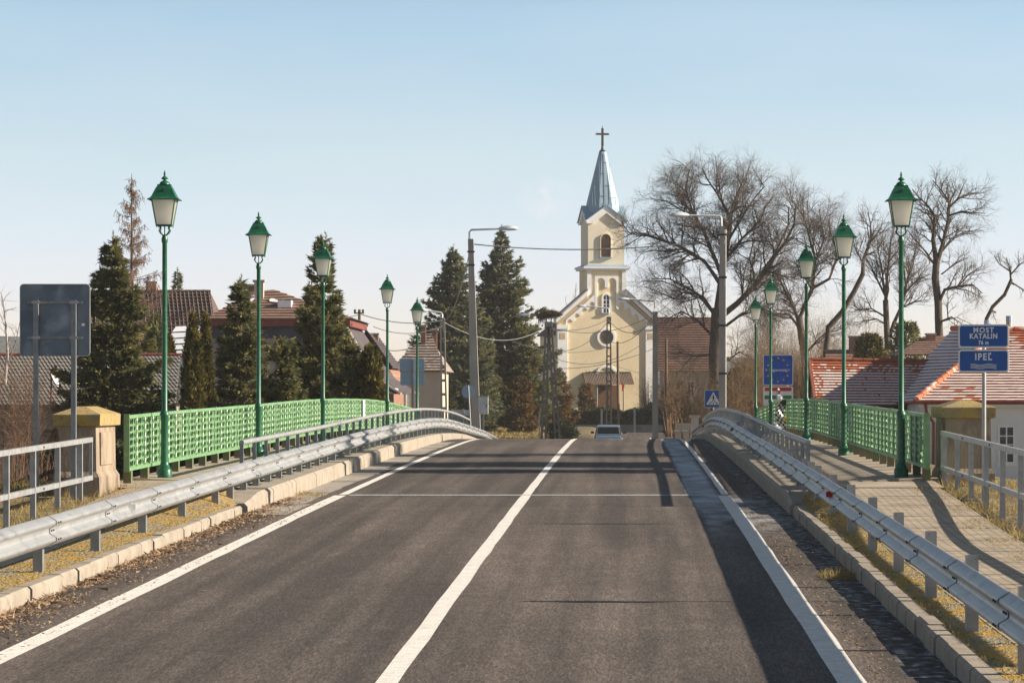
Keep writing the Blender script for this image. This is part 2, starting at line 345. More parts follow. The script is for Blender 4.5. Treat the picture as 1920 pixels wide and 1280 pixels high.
M_creamt = mat('cream_tower', (0.84,0.77,0.63), (0.78,0.70,0.55), scale=.8, rough=.95, bump=.2, bscale=8)
M_tan = mat('tan_render', (0.58,0.46,0.29), (0.52,0.41,0.25), scale=1, rough=.95)
M_trim = mat('white_render', (0.93,0.93,0.93), (0.87,0.87,0.87), scale=1.5, rough=.85)
M_spire = mat('spire_sheet', (0.32,0.44,0.54), (0.26,0.38,0.48), scale=1.0, rough=.6, metal=.1, stretch=(1,1,.4))
M_seam = mat('sheet_seam', (0.17,0.24,0.31), rough=.4, metal=.4)
M_door = mat('brown_door', (0.16,0.085,0.035), (0.12,0.06,0.03), scale=3, rough=.7)
M_rust = mat('corrugated_brown', (0.15,0.10,0.075), (0.10,0.07,0.055), scale=3, rough=.8)
M_pane = mat('dark_glass', (0.03,0.035,0.04), (0.05,0.05,0.055), scale=1.5, rough=.12)
M_rpane = mat('leaded_glass', (0.24,0.19,0.11), (0.12,0.10,0.07), scale=2.5, rough=.4)
M_moss2 = mat('roof_moss', (0.05,0.07,0.02), rough=1)
M_brick = brick_mat('chimney_brick', (0.30,0.13,0.08), (0.24,0.11,0.07), (0.3,0.26,0.22), 1, .25, .08, .008, rot=(PI/2,0,0))
M_shingle = mat('grey_shingles', (0.36,0.33,0.29), (0.27,0.25,0.22), scale=3, rough=.95, bump=.2, c3=(0.18,0.16,0.14), s3=9, lo3=.6, hi3=.7)
M_tdark = mat('dark_brown_tiles', (0.105,0.068,0.055), (0.075,0.052,0.045), scale=2, rough=.75, c3=(.15,.11,.095), s3=6)
M_tgrey = mat('grey_brown_tiles', (0.28,0.22,0.19), (0.20,0.15,0.13), scale=3, rough=.9, c3=(.42,.38,.36), s3=4, lo3=.55, hi3=.65)
M_tbr = mat('weathered_red_tiles', (0.27,0.15,0.11), (0.19,0.12,0.09), scale=3, rough=.9, c3=(.36,.28,.22), s3=5, lo3=.58, hi3=.68)
M_tchurch = mat('brown_tiles', (0.17,0.085,0.06), (0.12,0.065,0.05), scale=1.2, rough=.85, c3=(.25,.17,.15), s3=4, lo3=.6, hi3=.7)
M_mans = mat('dark_slate', (0.085,0.068,0.078), (0.06,0.05,0.06), scale=1.2, rough=.85, c3=(.17,.15,.16), s3=6, lo3=.62, hi3=.7)
M_torange = mat('frosted_tiles', (0.82,0.75,0.73), (0.74,0.56,0.50), scale=7, rough=.8, lo=.45, hi=.8, c3=(0.60,0.26,0.16), s3=22, lo3=.66, hi3=.80)
M_tbare = mat('orange_tiles', (0.60,0.19,0.08), (0.48,0.14,0.06), scale=6, rough=.8, c3=(.66,.42,.34), s3=12, lo3=.6, hi3=.7)
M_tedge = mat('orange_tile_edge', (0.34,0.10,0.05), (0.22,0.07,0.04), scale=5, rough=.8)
M_wallw = mat('white_wall', (0.74,0.74,0.76), (0.66,0.66,0.68), scale=1, rough=.9, bump=.2, bscale=12)
M_wallg = mat('grey_beige_wall', (0.36,0.32,0.28), (0.30,0.27,0.24), scale=1, rough=.9)
M_wallb = mat('beige_wall', (0.52,0.45,0.37), (0.45,0.39,0.32), scale=1, rough=.9)
M_snow = mat('snow', (0.84,0.86,0.90), (0.78,0.80,0.85), scale=2, rough=.8)
M_fasc = mat('brown_fascia', (0.10,0.05,0.04), (0.07,0.04,0.03), scale=2, rough=.7)
M_pipe = mat('red_brown_pipe', (0.24,0.06,0.04), rough=.5)
M_hill = mat('wooded_hill', (0.035,0.05,0.048), (0.05,0.065,0.058), scale=.05, rough=1, bump=1, bscale=.3, bdist=3)
M_gwall = mat('garden_wall', (0.20,0.20,0.20), (0.15,0.15,0.155), scale=1, rough=.95)
M_car = mat('silver_blue_paint', (0.36,0.47,0.58), (0.33,0.44,0.55), scale=2, rough=.25, metal=.5)
M_tail = mat('tail_light_red', (0.16,0.015,0.015), rough=.25)
M_rubber = mat('tyre_rubber', (0.02,0.02,0.02), rough=.8)

def rnd(seed): return random.Random(seed)

# ------------------------------------------------------------------ terrain and water
def PR(y): return .25*sstep(41.0, 56.6, y)       # footpaths and verges rise to the bridge walkway
def terrain_z(x, y):
    road = RD(min(y, 300)) - .12 if y < 330 else -1.24
    # verge level beside the road before the bridge
    if y < 57.5:
        d = max(-7.4 - x, x - 4.45, 0)
        z = road + (.24 + PR(y) if d > 0 else 0.0) if y < 57 else road
        out = max(-10.6 - x, x - 7.0, 0)
        z -= min(out * .42, 1.9 + road)
    else:
        out = max(-9 - x, x - 6, 0); t = sstep(0, 10, out)
        z = road * (1 - t) + (-1.05) * t
        z += .75 * sstep(262, 296, y) * (1 - sstep(-3.5, -1.0, x)) * sstep(-40, -24, x) if y < 330 else 0
    if 57 < y < 136:
        c = sstep(57.0, 66, y) * (1 - sstep(118, 131, y))
        z = z * (1 - c) - 4.6 * c
    if y > 136 and y < 215: pass
    return z
def lin(*segs):
    o = []
    for a, b, st in segs: o += frange(a, b, st)[:-1]
    return o + [segs[-1][1]]
gx = lin((-900,-100,80),(-100,-30,7),(-30,-12,1.5),(-12,8,.4),(8,30,2),(30,100,7),(100,900,80))
gy = lin((-40,20,6),(20,60,.8),(60,136,1.5),(136,330,6),(330,500,30),(500,3500,300))
rg = rnd(3)
vs = []
for y in gy:
    for x in gx:
        inside = -6.4 < x < 3.1
        j = 0 if inside or abs(x) > 40 or y > 300 else rg.uniform(-.035, .035)
        vs.append((x, y, terrain_z(x, y) + j))
nx = len(gx)
fs = [(j*nx+i, j*nx+i+1, (j+1)*nx+i+1, (j+1)*nx+i) for j in range(len(gy)-1) for i in range(nx-1)]
g = MB(); g.add(vs, fs); struct('ground', g, M_soil, smooth=True)
g = MB(); g.add([(-300,62,-3.6),(300,62,-3.6),(300,127,-3.6),(-300,127,-3.6)], [(0,1,2,3)]); struct('river', g, M_water)
# wooded hill on the horizon (left of the church, low)
g = MB(); rg = rnd(5); vs = []; hn = 160
for k, yy in enumerate((1500, 1560, 1640, 1800)):
    for i in range(hn+1):
        x = -420 + 860 * i / hn
        top = (ZZ(652, 1600) + 7*math.sin(x*.02+1) - max(0, (x+40))*.10)
        top = max(top, 3) + rg.uniform(-1.3, 1.3)
        vs.append((x, yy + rg.uniform(-8, 8), (-1.5, top*.55, top*.93, top)[k]))
fs = [(k*(hn+1)+i, k*(hn+1)+i+1, (k+1)*(hn+1)+i+1, (k+1)*(hn+1)+i) for k in range(3) for i in range(hn)]
g.add(vs, fs); struct('hills', g, M_hill)

# ------------------------------------------------------------------ road, paint, kerbs, footpaths
YS = lin((-30,20,5),(20,70,1),(70,130,1.5),(130,300,4))
def strip(x0, x1, dz, Ys, zf=RD, nx=1, jit=0, seed=1):
    g = MB(); r = rnd(seed); vs = []
    for y in Ys:
        a = x0 + (r.uniform(-jit, jit) if jit else 0); b = x1 + (r.uniform(-jit, jit) if jit else 0)
        for i in range(nx+1): vs.append((a + (b-a)*i/nx, y, zf(y) + dz))
    fs = [(j*(nx+1)+i, j*(nx+1)+i+1, (j+1)*(nx+1)+i+1, (j+1)*(nx+1)+i) for j in range(len(Ys)-1) for i in range(nx)]
    return g.add(vs, fs)
struct('road', strip(LK, RK, 0, YS, nx=4), M_as)
g = strip(-60, 60, -.02, [286, 296, 306, 316, 326, 337]); struct('side_road', g, M_as)
ysd = frange(20, 290, 1.5)
ysa = frange(20, 62.4, 1.5); ysb = frange(62.8, 290, 1.5)
for a_, b_, c_k, d_, nm in ((-5.08, -4.87, -5.03, -4.88, 'edge_line'), (-1.86, -1.69, -1.85, -1.70, 'centre_line'), (1.52, 1.74, 1.60, 1.72, 'edge_line')):
    g = strip(a_, b_, .004, ysa, jit=.008, seed=2); q = strip(c_k, d_, .004, ysb, jit=.006, seed=3); g.add(q.v, q.f)
    struct(nm, g, M_paint)
g = strip(-4.84, 1.48, .0045, [62.42, 62.76], nx=10); struct('expansion_joint', g, M_joint)
# pale concrete gutter patches on the left
rg = rnd(8); y = 54.5
g = MB()
while y < 108:
    L = rg.uniform(3.5, 6.0); x1 = -5.22 + rg.uniform(-.05, .08)
    ys = frange(y, y + L - rg.uniform(.1, .5), 1.0)
    q = strip(LK, x1, .005, ys, jit=.03, seed=int(y)); g.add(q.v, q.f); y += L
struct('gutter', g, M_gut)
# small kerb stones before the bridge (both sides)
for side, xf, dx in ((-1, LK, -.15), (1, RK, .15)):
    g = MB(); y = 16.0; r = rnd(11 + side)
    while y < 53.6:
        L = 1.0; e = .012; h = .165 + r.uniform(-.008, .008); xo = r.uniform(-.012, .012)
        x0, x1 = sorted((xf + xo, xf + dx + xo)); z0 = RD(y); z1 = RD(y+L)
        c = .03
        xa, xb = (x0, x1)
        if side < 0: top = [(xa, h), (xb-c, h), (xb, h-c)]
        else: top = [(xa, h-c), (xa+c, h), (xb, h)]
        sec = [(xa, -.25), (xb, -.25)] + top[::-1]
        n = len(sec)
        va = [(x, y+e, z0+z) for x, z in sec] + [(x, y+L-e, z1+z) for x, z in sec]
        g.add(va, [tuple(range(n)), tuple(range(2*n-1, n-1, -1))] + [(i, n+i, n+(i+1)%n, (i+1)%n) for i in range(n)])
        y += L
    struct('kerb', g, M_conc)
ysn = frange(14, 56.6, .7)
def sheet(xa, xb, za, zb, Ys, nx=3):
    g = MB(); vs = [(xa+(xb-xa)*i/nx, y, za(y)+(zb(y)-za(y))*i/nx) for y in Ys for i in range(nx+1)]
    return g.add(vs, [(j*(nx+1)+i, j*(nx+1)+i+1, (j+1)*(nx+1)+i+1, (j+1)*(nx+1)+i) for j in range(len(Ys)-1) for i in range(nx)])
z_in = lambda y: RD(y)+.155; z_out = lambda y: RD(y)+.160+PR(y); z_fp = lambda y: RD(y)+.165+PR(y)
struct('moss_verge', sheet(-6.62, -5.9, z_out, z_in, ysn), M_moss)
struct('footpath', sheet(-7.55, -6.62, z_fp, z_fp, ysn), M_pav)
struct('moss_verge', sheet(2.58, 2.98, z_in, z_out, ysn), M_moss)
struct('footpath', sheet(2.98, 4.66, z_fp, z_fp, ysn), M_pav)
# small moss clumps for relief
def clumps(name, x0, x1, y0, y1, n, m, dz, rmin, rmax, seed, flat=.35, bias=None):
    r = rnd(seed); g = MB()
    for i in range(n):
        x = r.uniform(x0, x1); y = r.uniform(y0, y1)
        if bias and not bias(x, y, r): continue
        rad = r.uniform(rmin, rmax); z = RD(y) + dz + PR(y)*(min(1, (-5.9-x)/.72) if x < 0 else min(1, max(0, (x-2.58)/.4))); k = 6
        a0 = r.random()*6
        vs = [(x + rad*math.cos(a0+2*PI*j/k)*r.uniform(.7,1.2), y + rad*1.3*math.sin(a0+2*PI*j/k)*r.uniform(.7,1.2), z) for j in range(k)] + [(x, y, z + rad*flat)]
        g.add(vs, [(j, (j+1)%k, k) for j in range(k)])
    o = g.build(name, m, smooth=True); return tag(o, kind='stuff')
tag(clumps('moss_clumps', -6.6, -5.93, 26, 54, 5000, M_moss, .155, .012, .045, 21), 'orange moss growing between kerb and left guardrail posts', 'moss')
tag(clumps('moss_clumps', 2.60, 3.02, 24, 56, 3500, M_moss, .155, .012, .045, 22), 'orange moss growing under the right guardrail', 'moss')

# ------------------------------------------------------------------ bridge
bridge = thing('bridge', 'concrete road bridge with raised walkways and tall kerbs', 'bridge', (-1.7, 97, 0))
YB = frange(56.5, 141, 1.5)
g = MB().sweep(lambda y: [(-7.9, RD(y)-.75), (4.9, RD(y)-.75), (4.9, RD(y)-.06), (-7.9, RD(y)-.06)], YB)
g.build('deck', M_slab, bridge)
for s, kf, out in ((-1, LK, -7.85), (1, RK, 4.85)):
    # kerb wall in cast lengths
    g = MB(); y = 54.6; r = rnd(31+s)
    while y < 141:
        L = 4.0; ys = frange(y + .03, y + L - .03, 1.0)
        def sec(yy, s=s, kf=kf):
            top = KB(yy) if yy > 57 else (RD(yy)+.17 + (KB(57)-RD(57)-.17)*sstep(54.6, 57, yy))
            x0, x1 = (kf-.42, kf) if s < 0 else (kf, kf+.42)
            if s < 0: return [(x0, RD(yy)-.3), (x1+.03, RD(yy)-.3), (x1+.02, top-.05), (x1-.03, top), (x0, top)]
            return [(x0-.03, RD(yy)-.3), (x1, RD(yy)-.3), (x1, top), (x0+.03, top), (x0-.02, top-.05)]
        g.sweep(sec, ys); y += L
    g.build('kerb_wall', M_conc, bridge)
    def wsec(yy, s=s, kf=kf, out=out):
        a = kf + s*.42; za = KB(yy)-.02; zb = WK(yy)
        if s < 0: return [(out, zb-.75), (a, RD(yy)-.3), (a, za), (-6.9, zb-.03), (out, zb)]
        return [(a, RD(yy)-.3), (out, zb-.75), (out, zb), (4.0, zb-.03), (a, za)]
    g = MB(); y = 56.8
    while y < 141:
        g.sweep(wsec, frange(y+.012, min(141, y+7.6)-.012, 1.27)); y += 7.6
    g.build('walkway', M_slab, bridge)
for yy in (60, 84, 110, 136):
    g = MB().box(-7.2, 4.2, yy-.6, yy+.6, -5.2, RD(yy)-.74); g.build('pier', M_slab, bridge)
# slab in front of the bridge joint, right and left
for x0, x1 in ((-8.0, -6.2), (2.86, 5.0)):
    sl = lambda y: z_fp(y) + .006 + .02*sstep(54.6, 56.8, y)
    struct('threshold_slab', strip(x0, x1 if x1 < 0 else 4.75, 0, frange(54.6, 56.82, .55), zf=sl, nx=2), M_slab)

# ------------------------------------------------------------------ guardrails
PROF = [(.0,-.31),(.012,-.305),(.03,-.29),(.078,-.262),(.083,-.25),(.083,-.232),(.078,-.22),(.018,-.185),(.010,-.172),(.010,-.138),(.018,-.125),(.078,-.09),(.083,-.078),(.083,-.06),(.078,-.048),(.03,-.02),(.012,-.005),(.0,.0)]
def guardrail(side, x, y_end, label, sheet=4.0, ystart=21.3):
    t = thing('guardrail', label, 'guardrail', (x, 56, .4), 'steel guardrails along the road')
    def sect(y, off=0.0):
        flare = (0 if y < 150 else ((y-150)*.012)**1.0)
        xx = x - side*0 + side*flare
        o = [(xx - side*(d+off), GTs(y)+z) for d, z in PROF]
        i = [(xx - side*(d+off-.006), GTs(y)+z) for d, z in PROF[::-1]]
        return o + i
    def GTs(y): return GT(y) + (.03 if side > 0 and y > 90 else 0)
    ys0 = ystart; k = 0
    while ys0 < y_end:
        y1 = min(y_end, ys0 + sheet + .28)
        yy = frange(ys0, y1, .72)
        lap = lambda y: .012*(1 - (y-ys0)/(y1-ys0))
        g = MB().sweep(lambda y: sect(y, lap(y)), yy)
        g.build('rail_beam', M_galv, t, smooth=True, angle=50)
        g = MB()
        for dy in (.06, .20):
            for z in (-.07, -.24, -.155):
                d = .083 if z != -.155 else .010
                zz = GTs(ys0+dy)+z
                g.tube((x - side*(d+.010), ys0+dy, zz), (x - side*(d+.026), ys0+dy, zz), .010, n=6)
        g.build('bolt', M_dark, t)
        ys0 += sheet
    # posts
    y = ystart + .14
    ps = []
    while y < 55: ps.append(y); y += 4.0
    y = 55.4
    while y < min(y_end, 142): ps.append(y); y += 1.93
    while y < y_end-3: ps.append(y); y += 3
    for y in ps:
        top = GTs(y) - (.06 if side < 0 else -.03); zb = (RD(y)+.10) if y < 56 or y > 141 else KB(y)-.06
        if top - zb < .1: zb = top-.5
        a, b = (x + side*.07, x + side*.17)
        g = MB(); w = .06
        xa, xb = min(a,b), max(a,b)
        # C-section post: web and two flanges
        g.box(xa, xb, y-w, y-w+.012, zb, top); g.box(xa, xb, y+w-.012, y+w, zb, top)
        xo = xa if side > 0 else xb-.012
        g.box(xo, xo+.012, y-w+.012, y+w-.012, zb, top)
        g.build('post', M_post, t)
        g = MB().box(min(x, x+side*.068), max(x, x+side*.068), y-.045, y+.045, top-.26, top-.08)
        g.build('spacer', M_post, t)
    return t
gl = guardrail(-1, -5.98, 176, 'left guardrail, sunlit corrugated steel rail beside the left kerb and edge line')
gr = guardrail(1, 2.66, 158, 'right guardrail, shaded corrugated steel rail with red reflectors beside the right kerb')
def reflector(t, x, y, side, m):
    z = GT(y) - .155
    g = MB().add([(x-side*.02, y-.0, z-.045),(x-side*.02, y, z+.045),(x-side*.10, y, z+.035),(x-side*.10, y, z-.035),
                  (x-side*.02, y+.12, z-.045),(x-side*.02, y+.12, z+.045),(x-side*.10, y+.02, z+.035),(x-side*.10, y+.02, z-.035)],
                 [(0,1,2,3),(7,6,5,4),(0,3,7,4),(3,2,6,7),(2,1,5,6),(1,0,4,5)])
    g.build('reflector', m, t)
for y in (47.2, 92, 128): reflector(gr, 2.66, y, 1, M_red)
for y in (43.2, 88, 124): reflector(gl, -5.98, y, -1, M_white)

# low handrails of the bridge behind the guardrails
def handrail(side, x, label):
    t = thing('bridge_handrail', label, 'handrail', (x, 98, .9), 'tubular handrails on the bridge kerbs')
    ys = frange(57.6, 139.5, 1.5)
    MB().path([(x, y, HR(y)-.035) for y in ys], .042, n=10).build('rail', M_rail, t, smooth=True, angle=60)
    y = 57.62; i = 0
    while y < 139.4:
        zb = KB(y) - .02
        g = MB().box(x-.03, x+.03, y-.025, y+.025, zb, HR(y)-.05)
        g.build('post', M_post, t)
        g = MB().box(x-.10, x+.10, y-.10, y+.10, zb+.01, zb+.045); g.build('base_plate', M_dark, t)
        y += 1.95
    return t
handrail(-1, -6.16, 'grey handrail with upright bars along the left kerb of the bridge')
handrail(1, 2.84+.0, 'grey handrail with upright bars along the right kerb of the bridge')

# ------------------------------------------------------------------ green lattice fences
def panel_mesh(L, n_u):
    H = .845; z0 = 0.0; rows = 7; cw = (L-.06)/n_u; chh = (H-.10)/rows
    g = MB(); dep = .004
    for i in range(n_u):
        grp = i % 5
        for j in range(rows):
            yc = .03 + (i+.5)*cw; zc = z0 + .05 + (j+.5)*chh
            off = .012*math.sin(2*PI*(i+.5*(j%2))/5.0)
            rim = [(-.5,-.5),(0,-.5),(.5,-.5),(.5,0),(.5,.5),(0,.5),(-.5,.5),(-.5,0)]
            ho = .44 if grp not in (0,) else .34
            el = [(math.cos(a)*ho, math.sin(a)*.44) for a in [PI*1.25, PI*1.5, PI*1.75, 0, PI*.25, PI*.5, PI*.75, PI]]
            vs = []
            for sx in (dep/2, -dep/2):
                vs += [(sx+off*.0, yc+u*cw, zc+v*chh) for u, v in rim]
                vs += [(sx+off+ 0, yc+u*cw, zc+v*chh) for u, v in el]
            fs = []
            for k in range(8):
                k2 = (k+1)%8
                fs.append((k, k2, 8+k2, 8+k)); fs.append((16+k2, 16+k, 24+k, 24+k2)); fs.append((8+k, 8+k2, 24+k2, 24+k))
            g.add(vs, fs)
    # frame rails, columns between groups of five
    g.box(-.035, .035, 0, L, 0, .05); g.box(-.035, .035, 0, L, H-.05, H)
    return g
PL = 3.86; 
def fence(side, x, y0, label, dk):
    t = thing('bridge_fence', label, 'fence', (x, 92, .9), 'green lattice fences of the bridge')
    first = None; y = y0; k = 0
    while y < 131.5:
        za = WK(y)+.165; zb = WK(y+PL)+.165
        if first is None:
            first = panel_mesh(PL-.03, 20).build('panel', M_fence, t, local=True)
            o = first
        else:
            o = first.copy(); COL.objects.link(o); o.parent = t
        o.location = (0, y-92, za-.9); o.rotation_euler = (math.atan2(zb-za, PL), 0, 0)
        # upright stiffeners on the outside of the panel
        for q in range(5):
            yy = y + (PL-.03)*q/4 if q < 4 else y+PL-.05
            z = WK(yy)
            if q in (1, 2, 3):
                g = MB(); zs = frange(z+.18, z+.98, .065)
                xs = x - side*.022
                pts = [(xs, yy + .012*math.cos(i*PI), zz) for i, zz in enumerate(zs)]
                g.path(pts, .012, n=4); g.build('stiffener', M_fence, t)
            if q in (0, 2):
                g = MB(); g.box(x-.06, x+.06, yy+.02, yy+.05, z-.02, z+.17); g.box(x-.055, x+.055, yy+.05, yy+.24, z-.02, z+.168)
                g.build('foot', M_fleg, t)
        g = MB().box(x-.045, x+.045, y-.03, y+.005, WK(y)+.15, WK(y)+1.03)
        g.build('end_plate', M_fence, t) if k == 0 else None
        g = MB().box(x-.04, x+.04, y-.05, y+.03, WK(y)+.985, WK(y)+1.028); g.build('clamp', M_fence, t)
        y += PL; k += 1
    return t
fl = fence(-1, -7.62, 55.0, 'left bridge fence of light green perforated panels in full sunlight', 0)
fr = fence(1, 4.62, 56.3, 'right bridge fence of green perforated panels seen from its shaded side', 1)
g = MB().box(-7.595, -7.575, 103.2, 103.9, WK(103)+.42, WK(103)+.98)
tag(g.build('plaque', M_white), 'small white plaque fixed upright on the left green fence', 'plaque')

# ------------------------------------------------------------------ lantern lamp posts
def lamp_proto():
    t = thing('street_lamp', '', 'street lamp', (0,0,0), 'green lantern lamps on the bridge')
    g = MB().lathe([(.115,-.03),(.115,.10),(.10,.125),(.088,.14),(.088,.17),(.070,.19),(.064,.24),(.060,.62),(.060,.92),(.066,.94),(.066,.98)], n=16)
    g.build('base', M_lamp, t, smooth=True, local=True, angle=35)
    g = MB().lathe([(.078,.97),(.078,1.0),(.060,1.03),(.045,1.06),(.042,2.2),(.038,3.70),(.050,3.73),(.052,3.78),(.040,3.80),(.040,3.84)], n=16)
    g.build('pole', M_lamp, t, smooth=True, local=True, angle=35)
    g = MB()
    for a in range(4):
        c, s = math.cos(PI/4+a*PI/2), math.sin(PI/4+a*PI/2)
        pts = [(.035,3.83),(.085,3.86),(.115,3.90),(.092,3.94),(.105,3.985)]
        g.path([(r*c, r*s, z) for r, z in pts], .010, n=6)
    g.tube((0,0,3.83), (0,0,3.98), .009, n=6)
    g.build('bracket', M_lamp, t, local=True)
    # lantern: square, tapering down
    zt, zb, a, b = 4.40, 3.985, .185, .118
    g = MB(); e = .011
    for sx, sy in ((1,1),(1,-1),(-1,-1),(-1,1)):
        g.tube((sx*b, sy*b, zb), (sx*a, sy*a, zt), e, n=4)
    for z, h in ((zb, b), (zt, a)):
        g.box(-h-.008, h+.008, -h-.008, -h+.012, z-.012, z+.012); g.box(-h-.008, h+.008, h-.012, h+.008, z-.012, z+.012)
        g.box(-h-.008, -h+.012, -h+.012, h-.012, z-.011, z+.011); g.box(h-.012, h+.008, -h+.012, h-.012, z-.011, z+.011)
    g.box(-b+.012, b-.012, -b+.012, b-.012, zb-.008, zb+.004)
    for sx, sy in ((1,1),(1,-1),(-1,-1),(-1,1)): g.tube((sx*b, sy*b, zb-.03), (sx*b, sy*b, zb), .008, n=5)
    g.build('lantern_frame', M_lamp, t, local=True)
    g = MB(); q = .006
    B, A = b-q, a-q
    vs = [(-B,-B,zb+.01),(B,-B,zb+.01),(B,B,zb+.01),(-B,B,zb+.01),(-A,-A,zt-.01),(A,-A,zt-.01),(A,A,zt-.01),(-A,A,zt-.01)]
    g.add(vs, [(0,1,5,4),(1,2,6,5),(2,3,7,6),(3,0,4,7)])
    g.build('glass', M_glass, t, local=True)
    # roof: bell-sided square with lip, crown and finial
    g = MB(); prof = [(.250,4.385),(.250,4.395),(.215,4.415),(.19,4.44),(.135,4.56),(.098,4.625)]
    vs = []; 
    for h, z in prof: vs += [(-h,-h,z),(h,-h,z),(h,h,z),(-h,h,z)]
    fs = [(3,2,1,0)]
    for i in range(len(prof)-1):
        for k in range(4): fs.append((i*4+k, i*4+(k+1)%4, (i+1)*4+(k+1)%4, (i+1)*4+k))
    fs.append(tuple((len(prof)-1)*4+k for k in range(4))); g.add(vs, fs)
    g.box(-.105,.105,-.105,.105,4.622,4.634)
    rf = g.build('lantern_roof', M_lamp, t, local=True)
    g = MB().lathe([(.085,4.634),(.080,4.66),(.055,4.685),(.022,4.70),(.022,4.71),(.058,4.725),(.050,4.74),(.020,4.765),(.012,4.785),(.020,4.80),(.021,4.81),(.009,4.825),(.014,4.838),(.008,4.85)], n=14)
    g.build('finial', M_lamp, rf, smooth=True, local=True, angle=50)
    g = MB().box(-.022,.022,-.165,-.13,4.52,4.56); g.build('vent', M_lamp, rf, local=True)
    return t
proto = lamp_proto()
LL = [57.6, 72.2, 87.4, 110.6, 126.2]; RL = [57.9, 73.4, 88.9, 111.4, 124.5]
words = ['nearest', 'second nearest', 'third', 'fourth', 'farthest']
k = 0
for s, xs, L in ((-1, -7.38, LL), (1, 4.34, RL)):
    for i, y in enumerate(L):
        o = proto if k == 0 else copy_tree(proto)
        x = xs
        if s > 0 and i == 4: x = 4.34
        o.location = (x, y, WK(y)); o.rotation_euler = (0, 0, R_([0, 2, -3, 1, -2][i]))
        o['label'] = '%s green lantern lamp post on the %s side, beside the %s fence' % (words[i], 'left' if s < 0 else 'right', 'sunlit' if s < 0 else 'shaded')
        k += 1

# ------------------------------------------------------------------ end pillars
def pillar(x0, x1, y0, y1, zb, ztop, label):
    t = thing('stone_pillar', label, 'pillar', ((x0+x1)/2, (y0+y1)/2, zb), 'stone end pillars of the bridge')
    H = ztop - zb
    def ring(e, z): return [(x0-e, y0-e, z), (x1+e, y0-e, z), (x1+e, y1+e, z), (x0-e, y1+e, z)]
    def stack(lv):
        g = MB(); vs = []
        for e, z in lv: vs += ring(e, z)
        fs = [(3,2,1,0)]
        for i in range(len(lv)-1):
            for k in range(4): fs.append((i*4+k, i*4+(k+1)%4, (i+1)*4+(k+1)%4, (i+1)*4+k))
        fs.append(tuple((len(lv)-1)*4+k for k in range(4))); return g.add(vs, fs)
    stack([(.10, zb-.6), (.10, zb+.05), (.055, zb+.06), (.05, zb+.38), (.0, zb+.46)]).build('base', M_stone, t)
    g = stack([(0, zb+.46), (-.01, ztop-.27)])
    # raised panel on the road face and front face
    xx = x1 if x1 < 0 else x0
    g.box(min(xx, xx+(.02 if x1 < 0 else -.02)), max(xx, xx+(.02 if x1 < 0 else -.02)), y0+.35, y1-.35, zb+.55, ztop-.36)
    g.build('shaft', M_stone, t)
    g = stack([(.02, ztop-.27), (.06, ztop-.26), (.065, ztop-.10), (.055, ztop-.09)])
    n = len(g.v)
    ym = (y0+y1)/2; xm = (x0+x1)/2
    top = n-4
    g.f.pop()
    w = (x1-x0)*.12
    g.v += [(xm-w, y0+.45, ztop+.02), (xm+w, y0+.45, ztop+.02), (xm+w, y1-.45, ztop+.02), (xm-w, y1-.45, ztop+.02)]
    for k in range(4): g.f.append((top+k, top+(k+1)%4, n+(k+1)%4, n+k))
    g.f.append((n, n+1, n+2, n+3))
    g.build('cap', M_lich, t)
    return t
pillar(-8.32, -7.76, 52.8, 54.8, .56, ZZ(764, 53.8), 'left stone pillar with lichen-covered cap at the start of the light green fence')
pillar(5.00, 5.72, 57.3, 59.3, .52, ZZ(752, 58), 'right stone pillar with brownish cap behind the railing and bridge name sign')

# ------------------------------------------------------------------ grey railings before the bridge
def railing(side, x, yend, posts, label, stub):
    t = thing('steel_railing', label, 'railing', (x, 48, .4), 'grey steel railings before the bridge')
    zt = lambda y: RD(y)+.11 + 1.10; zl = lambda y: RD(y)+.11+.55
    for nm, zf in (('top_rail', zt), ('lower_rail', zl)):
        g = MB().sweep(lambda y: [(x-.03, zf(y)-.07), (x+.03, zf(y)-.07), (x+.03, zf(y)), (x-.03, zf(y))], frange(26, yend, 2.0))
        g.build(nm, M_rail, t)
    for y in posts:
        g = MB(); zb = RD(y)-.05
        s = side
        g.box(x-.035, x+.035, y-.035, y-.027, zb, zt(y)-.07); g.box(x-.035, x-.027, y-.027, y+.035, zb, zt(y)-.07)
        g.box(x+.027, x+.035, y-.027, y+.035, zb, zt(y)-.07)
        g.build('post', M_rail, t)
    g = MB().box(x-.025, x+.025, yend-.04, yend, zl(yend), zt(yend)-.07); g.build('end_bar', M_rail, t)
    g = MB()
    for y in (posts[0]-3.4, posts[0]-7.4):
        for zf in (zt, zl): g.tube((x+.03*(1 if side < 0 else -1), y, zf(y)-.035), (x+.045*(1 if side < 0 else -1), y, zf(y)-.035), .014, n=6)
    g.build('bolt', M_dark, t)
railing(-1, -7.80, 52.55, [51.5-2.03*i for i in range(13)], 'left grey steel railing ending in front of the lichen-capped pillar', 1)
railing(1, 4.93, 57.15, [56.7-2.2*i for i in range(14)], 'right grey steel railing running toward the pillar behind the blue name signs', 1)
